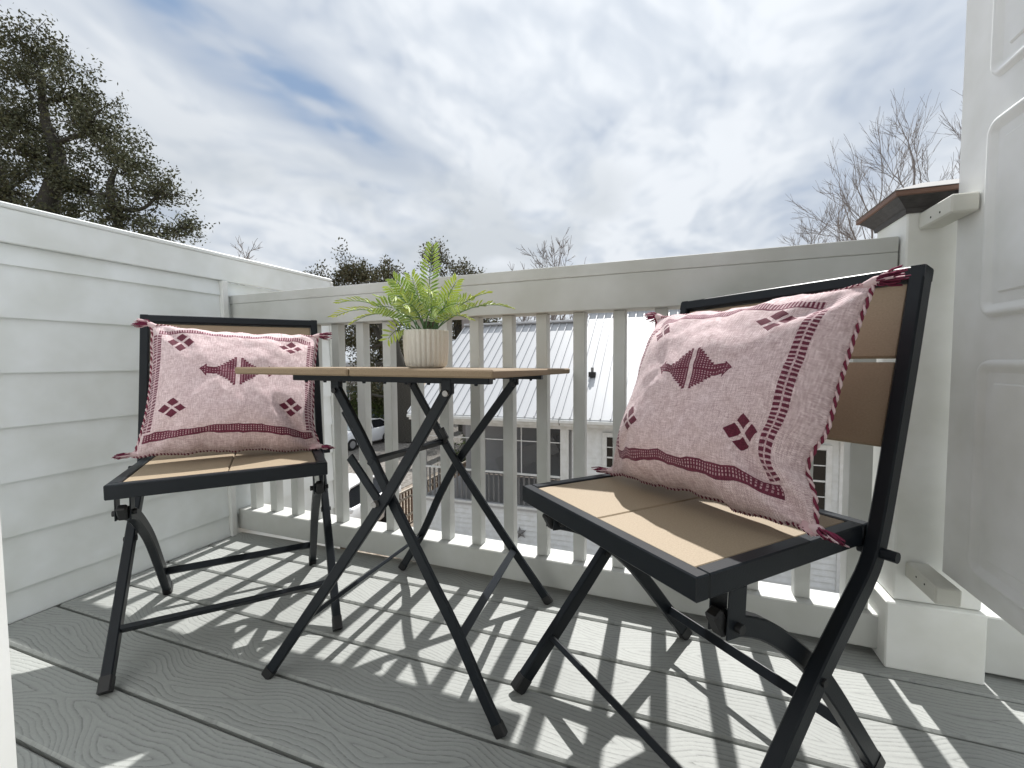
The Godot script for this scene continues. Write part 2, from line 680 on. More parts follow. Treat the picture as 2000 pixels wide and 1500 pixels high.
func side_wall() -> void:
	var xw := -1.719
	var w := thing("siding_wall", "white lap siding privacy wall with flat cap beside the deck", "wall", Vector3(xw, 0, 0))
	boxp("core", Vector3(-0.08, -1.53, -0.595), Vector3(0.128, 5.14, 2.59), M.house, w, 0.0)
	var ys := [0.0, 0.087, 0.240, 0.391, 0.543, 0.693, 0.845, 0.990, 1.049]
	for k in 8:
		var mb := MB.new()
		lap(mb, 0.68, -1.285, ys[k], ys[k + 1] - (0.013 if k == 7 else 0.0), 0.0)
		part("siding_board", mb.mesh(), M.siding, w)
	for k in 16:
		var mb := MB.new()
		var y0 := 0.990 - 0.1515 * k
		lap(mb, -1.3085, -1.888, y0, minf(y0 + 0.1515, 1.035), -0.004)
		part("siding_board", mb.mesh(), M.siding, w)
	boxp("corner_trim", Vector3(-0.001, 0.5235, -1.2968), Vector3(0.030, 1.047, 0.0225), M.trim, w, 0.0015)
	boxp("frieze_board", Vector3(-0.006, 1.0955, -0.604), Vector3(0.026, 0.093, 2.57), M.siding, w, 0.002)
	boxp("wall_cap", Vector3(-0.071, 1.1495, -0.604), Vector3(0.165, 0.0145, 2.59), M.siding, w, 0.003)
	boxp("end_trim", Vector3(-0.072, -0.7, -1.9005), Vector3(0.155, 3.684, 0.022), M.trim, w, 0.002)

# ---------------------------------------------------------------- railing
func railing() -> void:
	var r := thing("balcony_railing", "white painted wooden balcony railing with square balusters and wide top rail", "railing", Vector3(0, 0, -1.281), -0.0288)
	var x0 := -1.742
	var x1 := 0.478
	var cx := (x0 + x1) * 0.5
	var L := x1 - x0
	boxp("rail_cap", Vector3(cx, 0.9765, -0.0448), Vector3(L, 0.035, 0.0895), M.rail, r, 0.0014)
	boxp("top_rail", Vector3(cx, 0.9099, -0.0452), Vector3(L, 0.0978, 0.088), M.rail, r, 0.0016)
	boxp("bottom_rail", Vector3(cx, 0.059, -0.045), Vector3(L, 0.084, 0.09), M.rail, r, 0.003)
	var mb := MB.new()
	mb.box(Vector3.ZERO, Vector3(0.035, 0.7595, 0.036), 0.002)
	var bm := mb.mesh()
	for k in 18:
		var x := -0.170 - 0.1166 * 13 + 0.1166 * k + 0.016
		part("baluster", bm, M.rail, r, Vector3(x + 0.0015 + rng.randf_range(-0.0015, 0.0015), 0.4810, -0.044 + rng.randf_range(-0.001, 0.001)), Basis(Vector3.UP, rng.randf_range(-0.012, 0.012)))
	boxp("end_baluster", Vector3(0.4275, 0.4810, -0.044), Vector3(0.046, 0.7595, 0.05), M.rail, r, 0.002)
	# the run that goes on behind the open door
	boxp("bottom_rail", Vector3(1.30, 0.075, -0.045), Vector3(1.30, 0.13, 0.09), M.rail, r, 0.003)
	boxp("top_rail", Vector3(1.30, 0.9275, -0.045), Vector3(1.30, 0.133, 0.087), M.rail, r, 0.003)
	for k in 11:
		part("baluster", bm, M.rail, r, Vector3(0.72 + 0.1166 * k, 0.4990, -0.044))

# ---------------------------------------------------------------- corner post, open door, jamb
func rounded_path(w: float, h: float, r: float, per := 5) -> Array:
	var out := []
	var cs := [Vector2(w / 2 - r, h / 2 - r), Vector2(-w / 2 + r, h / 2 - r), Vector2(-w / 2 + r, -h / 2 + r), Vector2(w / 2 - r, -h / 2 + r)]
	for k in 4:
		for i in per + 1:
			var a := PI * 0.5 * (k + float(i) / per)
			out.append(cs[k] + Vector2(cos(a), sin(a)) * r)
	return out

func moulding(w: float, h: float) -> ArrayMesh:
	var mb := MB.new()
	# profile: offset inwards, height
	var prof := [Vector2(0, 0.0), Vector2(0.004, 0.007), Vector2(0.009, 0.0085), Vector2(0.014, 0.006), Vector2(0.020, 0.0015), Vector2(0.024, 0.0)]
	var rows := []
	var ts := []
	for p: Vector2 in prof:
		var path := rounded_path(w - 2 * p.x, h - 2 * p.x, maxf(0.03 - p.x, 0.004))
		var row := []
		var tr := []
		for q: Vector2 in path:
			row.append(Vector3(-p.y, q.y, q.x))
			tr.append(q)
		row.append(row[0])
		tr.append(tr[0])
		rows.append(row)
		ts.append(tr)
	mb.grid(rows, ts, false, true)
	return mb.mesh()

func post_and_door() -> void:
	var p := thing("corner_post", "white square railing post with flared brown wooden cap and plinth block", "post", Vector3(0.566, 0, -1.322))
	boxp("plinth_block", Vector3(-0.012, 0.0785, 0.003), Vector3(0.179, 0.157, 0.184), M.post, p, 0.003)
	boxp("shaft", Vector3(-0.005, 0.600, 0.0), Vector3(0.158, 0.884, 0.158), M.post, p, 0.003)
	# flared crown of the cap: stacked courses of wood
	var cap := MB.new()
	var prof := [Vector2(0.083, 1.036), Vector2(0.085, 1.046), Vector2(0.088, 1.048), Vector2(0.097, 1.058), Vector2(0.107, 1.066), Vector2(0.108, 1.068)]
	for k in prof.size() - 1:
		for s in 4:
			var B := Basis(Vector3.UP, s * PI / 2)
			var a: Vector2 = prof[k]
			var b: Vector2 = prof[k + 1]
			cap.quad(B * Vector3(-a.x, a.y, a.x), B * Vector3(a.x, a.y, a.x), B * Vector3(b.x, b.y, b.x), B * Vector3(-b.x, b.y, b.x), B * Vector3(0, -0.3, 1))
	cap.quad(Vector3(-0.083, 1.036, -0.083), Vector3(0.083, 1.036, -0.083), Vector3(0.083, 1.036, 0.083), Vector3(-0.083, 1.036, 0.083), Vector3.DOWN)
	var cn := part("cap", cap.mesh(), M.cap_wood, p, Vector3(-0.005, 0, 0))
	boxp("cap_edge", Vector3(0, 1.0735, 0), Vector3(0.228, 0.011, 0.228), M.cap_edge, cn, 0.0015)
	var top := MB.new()
	for s in 4:
		var B := Basis(Vector3.UP, s * PI / 2)
		top.quad(B * Vector3(-0.116, 1.0795, 0.116), B * Vector3(0.116, 1.0795, 0.116), B * Vector3(0.04, 1.112, 0.04), B * Vector3(-0.04, 1.112, 0.04), B * Vector3(0, 1, 0.5))
		top.quad(B * Vector3(-0.116, 1.0795, 0.116), B * Vector3(0.116, 1.0795, 0.116), B * Vector3(0.116, 1.0792, 0), B * Vector3(-0.116, 1.0792, 0), Vector3.DOWN)
	top.quad(Vector3(-0.04, 1.112, -0.04), Vector3(0.04, 1.112, -0.04), Vector3(0.04, 1.112, 0.04), Vector3(-0.04, 1.112, 0.04), Vector3.UP)
	part("cap_top", top.mesh(), M.cap_top, cn)
	for q: Array in [[0.2335, "door_stop"], [1.016, "door_stop"]]:
		var sb := boxp(q[1], Vector3(-0.0425, q[0], 0.142), Vector3(0.043, 0.036, 0.125), M.block, p, 0.003)
		for nz: float in [-0.012, 0.022]:
			var nh := MB.new()
			nh.tube([V(-0.0205, 0, 0), V(-0.0221, 0, 0)], [0.0022, 0.0022], 8)
			part("nail_head", nh.mesh(), M.under, sb, V(0, 0.004 if q[0] < 0.5 else -0.005, nz))
	# door leaf, opened outwards along the right side
	var d := thing("panel_door", "white moulded panel door standing open at the right edge of the deck", "door", Vector3(0.5478, 0.252, -0.70))
	boxp("leaf", Vector3(0.0225, 1.015, 0), Vector3(0.045, 2.03, 1.0), M.door, d, 0.004)
	for row: Array in [[0.298, 0.712], [0.790, 1.152], [1.222, 2.10]]:
		for zc: float in [-0.235, 0.235]:
			var h: float = row[1] - row[0]
			var mo := part("panel", moulding(0.335, h), M.door, d, Vector3(0.0, (row[0] + row[1]) * 0.5 - 0.252, zc))
			boxp("raised_field", Vector3(-0.0005, 0, 0), Vector3(0.006, h - 0.085, 0.335 - 0.085), M.door, mo, 0.0028)
	for y: float in [0.2, 1.0, 1.85]:
		var hb := MB.new()
		hb.tube([Vector3(0, -0.05, 0), Vector3(0, 0.05, 0)], [0.007, 0.007], 10)
		part("hinge", hb.mesh(), M.bolt, d, Vector3(0.012, y, 0.509))
	boxp("sill_block", Vector3(0.0225, -0.127, 0.488), Vector3(0.045, 0.246, 0.02), M.trim, d, 0.002)
	var j := thing("door_jamb", "white door jamb with a grey weather strip at the lower left edge", "door frame", Vector3(-0.385, 0, -0.10))
	boxp("casing", Vector3(0.005, 1.15, -0.010), Vector3(0.060, 2.3, 0.048), M.trim, j, 0.014)
	boxp("weather_strip", Vector3(-0.003, 1.15, 0.148), Vector3(0.062, 2.3, 0.267), mat(lin(0.40, 0.38, 0.365), 0.7), j, 0.0015)

func house_wall() -> void:
	# the sunlit house front round the doorway in which the photographer stands
	var w := structure("house_front")
	for q: Array in [[-1.719, -0.375], [0.60, 2.40]]:
		for k in 21:
			var mb := MB.new()
			mb.box(Vector3.ZERO, V(q[1] - q[0], 0.156, 0.016), 0.0, Vector2.ZERO, Basis(Vector3.RIGHT, 0.06))
			part("siding_board", mb.mesh(), M.house, w, V((q[0] + q[1]) * 0.5, 0.076 + k * 0.1515, 0.19))
	for k in 6:
		var mb := MB.new()
		mb.box(Vector3.ZERO, V(0.975, 0.156, 0.016), 0.0, Vector2.ZERO, Basis(Vector3.RIGHT, 0.06))
		part("siding_board", mb.mesh(), M.house, w, V(0.1125, 2.349 + k * 0.1515, 0.19))
	boxp("wall_left", V(-1.047, -0.43, 0.26), V(1.344, 7.34, 0.12), M.house, w, 0.0)
	boxp("wall_right", V(1.50, -0.43, 0.26), V(1.80, 7.34, 0.12), M.house, w, 0.0)
	boxp("lintel", V(0.1125, 2.76, 0.26), V(0.975, 0.96, 0.12), M.house, w, 0.0)
	boxp("door_sill", V(0.1125, 0.105, 0.225), V(0.972, 0.21, 0.19), M.trim, w, 0.004)
	boxp("room_floor", V(0.1125, 0.10, 2.0), V(4.0, 0.2, 3.36), M.fence_rail, w, 0.0)
	boxp("room_back", V(0.1125, 1.5, 3.74), V(4.0, 3.0, 0.12), M.trim, w, 0.0)
	boxp("room_side", V(-1.95, 1.5, 2.0), V(0.12, 3.0, 3.36), M.trim, w, 0.0)
	boxp("room_side", V(2.18, 1.5, 2.0), V(0.12, 3.0, 3.36), M.trim, w, 0.0)
	boxp("room_ceiling", V(0.1125, 3.06, 2.0), V(4.26, 0.12, 3.36), M.trim, w, 0.0)

# ---------------------------------------------------------------- folding table
func table() -> void:
	var t := thing("bistro_table", "folding bistro table with tan slat top and crossed black steel legs", "table", Vector3(-0.608, 0, -1.015))
	var o := Vector3(-0.608, 0, -1.015)
	# the top stands a touch out of level
	var tilt := Basis(Vector3.RIGHT, -0.0133) * Basis(Vector3.BACK, -0.0097)
	for s: float in [-1.0, 1.0]:
		boxp("top_plank", Vector3(s * 0.1565, 0.6920 - s * 0.1565 * 0.0097, 0.0), Vector3(0.310, 0.0155, 0.607), M.slat_table, t, 0.003, tilt)
	for z: float in [-0.829, -1.199]:
		var rl := boxp("top_rail", Vector3(-0.606, 0.6762 + 0.0133 * (z + 1.015), z) - o, Vector3(0.514, 0.0155, 0.022), M.steel, t, 0.0015, tilt)
		for k in 9:
			var cm := MB.new()
			cm.tube([Vector3(0, 0.002, 0), Vector3(0, -0.003, 0)], [0.0045, 0.0035], 8)
			part("screw", cm.mesh(), M.steel, rl, Vector3(-0.225 + k * 0.056, -0.0088, 0))
	var legs := {
		"a": [V(-0.755, 0.655, -0.845), V(-0.674, 0.545, -0.830), V(-0.594, 0.429, -0.813), V(-0.519, 0.326, -0.798), V(-0.466, 0.251, -0.787), V(-0.427, 0.197, -0.780), V(-0.388, 0.139, -0.771), V(-0.346, 0.070, -0.761), V(-0.305, 0.008, -0.752)],
		"b": [V(-0.447, 0.655, -0.825), V(-0.518, 0.530, -0.805), V(-0.590, 0.409, -0.786), V(-0.716, 0.221, -0.756), V(-0.862, 0.008, -0.722)],
		"c": [V(-0.772, 0.655, -1.189), V(-0.700, 0.530, -1.197), V(-0.628, 0.411, -1.204), V(-0.514, 0.245, -1.214), V(-0.435, 0.135, -1.220), V(-0.342, 0.008, -1.228)],
		"d": [V(-0.438, 0.655, -1.210), V(-0.549, 0.515, -1.222), V(-0.640, 0.396, -1.233), V(-0.706, 0.289, -1.243), V(-0.750, 0.205, -1.251), V(-0.781, 0.148, -1.256), V(-0.828, 0.077, -1.263), V(-0.874, 0.008, -1.270)],
	}
	for k: String in legs:
		var pts := []
		for q: Vector3 in legs[k]:
			pts.append(q - o)
		var mb := MB.new()
		mb.bar(curve(pts, 3), Vector3(0, 0, 1), 0.012, 0.0235, 0.0022)
		var lg := part("leg", mb.mesh(), M.steel, t)
		# foot plug
		var f: Vector3 = pts[pts.size() - 1]
		var dir: Vector3 = (f - pts[pts.size() - 2]).normalized()
		var fm := MB.new()
		fm.bar([f - dir * 0.016, f + dir * 0.0065], Vector3(0, 0, 1), 0.0145, 0.0265, 0.003)
		part("foot_cap", fm.mesh(), M.plastic, lg)
		var hb := MB.new()
		hb.box(Vector3.ZERO, Vector3(0.026, 0.034, 0.016), 0.003)
		part("bracket", hb.mesh(), M.steel, lg, pts[0] + Vector3(0, 0.008, 0))
		var bm := MB.new()
		bm.tube([Vector3(0, 0, 0.006), Vector3(0, 0, 0.0125)], [0.0075, 0.0065], 12)
		part("bolt", bm.mesh(), M.bolt if k == "b" else M.plastic, lg, pts[0] + Vector3(0, -0.006, 0.0))
	var cb := MB.new()
	cb.tube([V(-0.598, 0.412, -0.778) - o, V(-0.598, 0.412, -0.768) - o], [0.0075, 0.0065], 12)
	part("pivot_bolt", cb.mesh(), M.bolt, t)
	var st := MB.new()
	st.bar([V(-0.690, 0.218, -0.757) - o, V(-0.862, 0.09, -1.262) - o].map(func(q): return q), Vector3(0.78, 0.62, 0).normalized(), 0.020, 0.010, 0.0015)
	st = MB.new()
	st.bar([V(-0.772, 0.138, -0.748) - o, V(-0.790, 0.135, -1.256) - o], Vector3(0.78, 0.62, 0).normalized(), 0.019, 0.010, 0.0015)
	part("stretcher", st.mesh(), M.steel, t)
	st = MB.new()
	st.bar([V(-0.400, 0.160, -0.780) - o, V(-0.446, 0.150, -1.217) - o], Vector3(0.78, -0.62, 0).normalized(), 0.019, 0.010, 0.0015)
	part("stretcher", st.mesh(), M.steel, t)
	# locking bar between the frames and its hook
	st = MB.new()
	st.bar([V(-0.640, 0.492, -0.815) - o, V(-0.668, 0.470, -1.196) - o], Vector3(0.6, 0.8, 0).normalized(), 0.020, 0.010, 0.0015)
	var lb := part("locking_bar", st.mesh(), M.steel, t)
	st = MB.new()
	st.bar([V(-0.742, 0.600, -0.856) - o, V(-0.640, 0.470, -0.836) - o], Vector3(0, 0, 1), 0.010, 0.020, 0.0015)
	part("lock_arm", st.mesh(), M.steel, lb)
	st = MB.new()
	st.bar([V(-0.702, 0.497, -0.822) - o, V(-0.604, 0.402, -0.803) - o], Vector3(0, 0, 1), 0.008, 0.020, 0.0015)
	part("lock_arm", st.mesh(), M.steel, lb)
	st = MB.new()
	st.bar([V(-0.668, 0.512, -1.188) - o, V(-0.652, 0.486, -1.188) - o, V(-0.660, 0.470, -1.188) - o], Vector3(0, 0, 1), 0.012, 0.016, 0.002)
	part("hook", st.mesh(), M.plastic, lb)

func V(x: float, y: float, z: float) -> Vector3:
	return Vector3(x, y, z)

# ---------------------------------------------------------------- folding chairs
func make_chair(label: String, at: Vector3, turn: float) -> Node3D:
	var c := thing("folding_chair", label, "chair", at, turn, "folding chairs at the bistro table")
	var X := Vector3.RIGHT
	# seat frame and slats
	var fr := MB.new()
	var zb := -0.392
	fr.box(V(0, 0.4385, -0.011), V(0.446, 0.033, 0.022), 0.002)
	fr.box(V(0, 0.4385, zb + 0.011), V(0.446, 0.033, 0.022), 0.002)
	for s: float in [-1.0, 1.0]:
		fr.box(V(s * 0.212, 0.4385, zb * 0.5), V(0.022, 0.0326, -zb - 0.0445), 0.002)
	part("seat_frame", fr.mesh(), M.steel, c)
	for s: float in [-1.0, 1.0]:
		boxp("seat_slat", V(s * 0.1003, 0.4455, zb * 0.5), V(0.1985, 0.014, -zb - 0.046), M.slat, c, 0.0025)
	# back: two uprights that run on as front legs
	var up := [V(0, 0.862, -0.494), V(0, 0.715, -0.459), V(0, 0.560, -0.419), V(0, 0.450, -0.388), V(0, 0.394, -0.363), V(0, 0.343, -0.312), V(0, 0.277, -0.243), V(0, 0.200, -0.172), V(0, 0.100, -0.080), V(0, 0.012, 0.003)]
	var cu := curve(up, 4)
	var rear := [V(0, 0.372, -0.074), V(0, 0.346, -0.140), V(0, 0.302, -0.205), V(0, 0.245, -0.272), V(0, 0.185, -0.326), V(0, 0.100, -0.394), V(0, 0.012, -0.464)]
	var cr := curve(rear, 4)
	for s: float in [-1.0, 1.0]:
		var mb := MB.new()
		mb.bar(cu.map(func(q: Vector3): return q + X * s * 0.2355), X, 0.021, 0.029, 0.0025)
		var u := part("upright_leg", mb.mesh(), M.steel, c)
		var fm := MB.new()
		fm.bar([V(s * 0.2355, 0.028, -0.012), V(s * 0.2355, 0.0055, 0.0095)], X, 0.0235, 0.0315, 0.003)
		part("foot_cap", fm.mesh(), M.plastic, u)
		var pin := MB.new()
		pin.tube([V(s * 0.215, 0.417, -0.376), V(s * 0.266, 0.417, -0.376)], [0.0085, 0.0085], 14)
		part("pivot_pin", pin.mesh(), M.steel, u)
		mb = MB.new()
		mb.bar(cr.map(func(q: Vector3): return q + X * s * 0.207), X, 0.021, 0.029, 0.0025)
		var rl := part("rear_leg", mb.mesh(), M.steel, c)
		fm = MB.new()
		fm.bar([V(s * 0.207, 0.026, -0.453), V(s * 0.207, 0.0045, -0.470)], X, 0.0235, 0.0315, 0.003)
		part("foot_cap", fm.mesh(), M.plastic, rl)
		var bolt := MB.new()
		bolt.tube([V(s * 0.222, 0.262, -0.2285), V(s * 0.2495, 0.262, -0.2285)], [0.0075, 0.006], 12)
		part("bolt", bolt.mesh(), M.plastic, rl)
		# bracket under the seat front with its stop block
		var br := MB.new()
		for q: float in [-0.0135, 0.0135]:
			br.bar([V(s * 0.207 + q, 0.423, -0.078), V(s * 0.207 + q, 0.388, -0.076), V(s * 0.207 + q, 0.358, -0.074)], X, 0.003, 0.034, 0.001)
		var bk := part("seat_bracket", br.mesh(), M.steel, c)
		var kn := MB.new()
		kn.box(V(s * 0.207, 0.377, -0.058), V(0.019, 0.036, 0.018), 0.003, Vector2.ZERO, Basis(X, 0.5))
		kn.tube([V(s * 0.184, 0.372, -0.076), V(s * 0.230, 0.372, -0.076)], [0.0065, 0.0065], 12)
		part("stop_block", kn.mesh(), M.plastic, bk)
	var st := MB.new()
	st.bar([V(-0.2265, 0.098, -0.078), V(0.2265, 0.098, -0.078)], V(0, 0.72, 0.69).normalized(), 0.022, 0.012, 0.0015)
	part("front_stretcher", st.mesh(), M.steel, c)
	st = MB.new()
	st.bar([V(-0.199, 0.092, -0.401), V(0.199, 0.092, -0.401)], V(0, 0.78, -0.62).normalized(), 0.020, 0.012, 0.0015)
	part("rear_stretcher", st.mesh(), M.steel, c)
	# back frame top bar and two slats, leaning with the uprights
	st = MB.new()
	var lean := V(0, 0.147, -0.035).normalized()
	st.bar([V(-0.246, 0.851, -0.4915), V(0.246, 0.851, -0.4915)], lean, 0.0225, 0.0285, 0.0025)
	part("top_bar", st.mesh(), M.steel, c)
	var B := Basis(X, -atan2(0.038, 0.15))
	for q: Array in [[0.7765, -0.4745, 0.125], [0.6405, -0.4405, 0.140]]:
		boxp("back_slat", V(0, q[0], q[1]), V(0.447, q[2], 0.013), M.slat, c, 0.0025, B)
	return c

func chairs() -> void:
	make_chair("black steel folding chair with tan slats beside the white siding wall", Vector3(-0.9971, 0, -0.7422), deg_to_rad(48.29))
	make_chair("black steel folding chair with tan slats nearest the open white door", Vector3(-0.1345, 0, -0.7134), deg_to_rad(-43.18))

# ---------------------------------------------------------------- cushions
func make_cushion(label: String, chair_at: Vector3, turn: float, off: Vector3, w: float, h: float, lean: float, roll: float, sd: int, wrap: float, pinch: float) -> void:
	var B := Basis(Vector3.UP, turn) * Basis(Vector3.FORWARD, roll) * Basis(Vector3.RIGHT, -lean)
	var at := chair_at + Basis(Vector3.UP, turn) * off
	var c := thing("throw_cushion", label, "cushion", at, 0.0, "pink embroidered cushions on the chairs")
	c.transform = Transform3D(B, at)
	var nz := FastNoiseLite.new()
	nz.seed = sd
	nz.frequency = 1.0
	nz.fractal_octaves = 3
	var N := 49
	var shape := func(u: float, v: float, front: bool) -> Vector3:
		# u,v in -1..1; corners stay out, the sides are drawn in
		var ax := 1.0 - 0.075 * (1.0 - v * v) * (1.0 - 0.2 * v)
		if u > 0.0:
			ax -= pinch * exp(-pow((v + 0.50) / 0.20, 2.0)) * smoothstep(0.2, 1.0, u)
		var ay := 1.0 - 0.060 * (1.0 - u * u)
		var x := u * ax * w * 0.5
		var y := v * ay * h * 0.5
		var fu := pow(maxf(1.0 - pow(absf(u), 3.0), 0.0), 0.56)
		var fv := pow(maxf(1.0 - pow(absf(v), 3.0), 0.0), 0.56)
		var th := fu * fv * 0.086
		# the filling sinks to the bottom and creases run from the corners
		th *= 1.0 - 0.14 * v
		var wr := nz.get_noise_2d(u * 0.9 + 3.0, v * 0.9) * 0.012 + nz.get_noise_2d(u * 4.0, v * 4.0 + 9.0) * 0.003
		var cr := absf(absf(u) - absf(v))
		var near := smoothstep(0.55, 0.95, minf(absf(u), absf(v)) + 0.1)
		th += wr * fu * fv - near * 0.018 * exp(-cr * cr * 60.0) * fu
		# creases where the lower corners fold on the seat
		var fold := (u - 0.72) * 0.8 + (v + 0.62) * 0.6
		th -= 0.026 * exp(-fold * fold * 160.0) * smoothstep(0.3, 0.7, u) * (1.0 - smoothstep(-0.5, 0.0, v)) * fu
		var wave := nz.get_noise_2d(u * 2.3 + 40.0, v * 2.3) * 0.010
		return Vector3(x + wave * 0.6 * (1.0 - fv), y + wave, th if front else -th * 0.55)
	for f in 2:
		var P := []
		var T := []
		for r in N:
			var row := []
			var tr := []
			var v := 1.0 - 2.0 * r / (N - 1)
			v = sin(v * PI * 0.5) * 0.5 + v * 0.5
			for k in N:
				var u := -1.0 + 2.0 * k / (N - 1)
				u = sin(u * PI * 0.5) * 0.5 + u * 0.5
				row.append(shape.call(u, v, f == 0))
				tr.append(Vector2(u * 0.5 * wrap + 0.5, 0.5 - v * 0.5))
			P.append(row)
			T.append(tr)
		var mb := MB.new()
		mb.grid(P, T, f == 0)
		part("cover_front" if f == 0 else "cover_back", mb.mesh(), M.cushion if f == 0 else M.cushion_back, c)
	# twisted two-colour cord along the side seams, plain loops along top and bottom
	var rr := RandomNumberGenerator.new()
	rr.seed = sd
	for s: float in [-1.0, 1.0]:
		var mb := MB.new()
		mb.colored = true
		var n := 150
		for strand in 2:
			var pts := []
			var rad := []
			mb.tint = Color(0.17, 0.02, 0.05) if strand == 0 else Color(0.66, 0.50, 0.51)
			for k in n + 1:
				var v := -1.0 + 2.0 * k / n
				var p: Vector3 = shape.call(s, v * 0.985, true)
				p.z = 0.0
				var an := k * TAU / 7.5 + PI * strand
				pts.append(p + Vector3(s * 0.0014 + cos(an) * 0.0019, 0, sin(an) * 0.0019))
				rad.append(0.0021)
			mb.tube(pts, rad, 5)
		part("twisted_cord", mb.mesh(), M.yarn, c)
	for s: float in [-1.0, 1.0]:
		var mb := MB.new()
		mb.colored = true
		for k in 110:
			mb.tint = Color(0.17, 0.02, 0.05) if k % 2 == 0 else Color(0.64, 0.48, 0.49)
			var u := -0.97 + 1.94 * k / 109.0
			var p: Vector3 = shape.call(u, s, true)
			p.z = 0.0
			mb.tube([p + Vector3(-0.001, -s * 0.002, 0.0035), p + Vector3(0.0005, s * 0.0022, 0.0), p + Vector3(0.001, -s * 0.002, -0.0035)], [0.0013, 0.0016, 0.0013], 4)
		part("edge_stitching", mb.mesh(), M.yarn, c)
	for q: Vector2 in [Vector2(-1, 1), Vector2(1, 1), Vector2(-1, -1), Vector2(1, -1)]:
		var mb := MB.new()
		mb.colored = true
		var p0: Vector3 = shape.call(q.x, q.y, true)
		p0.z = 0.0
		var dir := Vector3(q.x * 0.95, q.y * 0.25 + 0.05, 0.12).normalized() if q.y > 0 else Vector3(q.x * 0.85, -0.14, 0.35).normalized()
		if q.y < 0:
			p0.y += 0.010
		mb.tint = Color(0.66, 0.50, 0.51)
		mb.tube([p0 - dir * 0.012, p0 + dir * 0.002, p0 + dir * 0.009], [0.006, 0.0075, 0.0055], 8)
		for k in 46:
			var pink := rr.randf() < 0.32
			mb.tint = Color(0.62, 0.45, 0.47) if pink else Color(0.13, 0.012, 0.04).lerp(Color(0.22, 0.03, 0.075), rr.randf())
			var sp := Vector3(rr.randf_range(-1, 1), rr.randf_range(-1, 1), rr.randf_range(-1, 1)) * 0.0075
			var l := rr.randf_range(0.018, 0.034)
			var a := p0 + dir * 0.005 + sp * 0.35
			var e := a + dir * l + sp * 1.1 + Vector3(0, -l * 0.35, 0)
			if q.y < 0:
				e.y = maxf(e.y, p0.y - 0.012 + rr.randf() * 0.004)
			mb.tube([a, a.lerp(e, 0.5) + sp * 0.3, e], [0.0016, 0.0015, 0.0009], 4, false)
		part("tassel", mb.mesh(), M.yarn, c)

func cushions() -> void:
	make_cushion("pink woven cushion with maroon diamonds on the chair by the siding wall", Vector3(-0.9971, 0, -0.7422), deg_to_rad(48.29), V(0.012, 0.640, -0.268), 0.430, 0.385, 0.42, 0.055, 12, 0.87, 0.02)
	make_cushion("pink woven cushion with maroon diamonds on the chair by the open door", Vector3(-0.1345, 0, -0.7134), deg_to_rad(-43.18), V(0.018, 0.645, -0.285), 0.435, 0.39, 0.40, -0.03, 27, 1.0, 0.085)

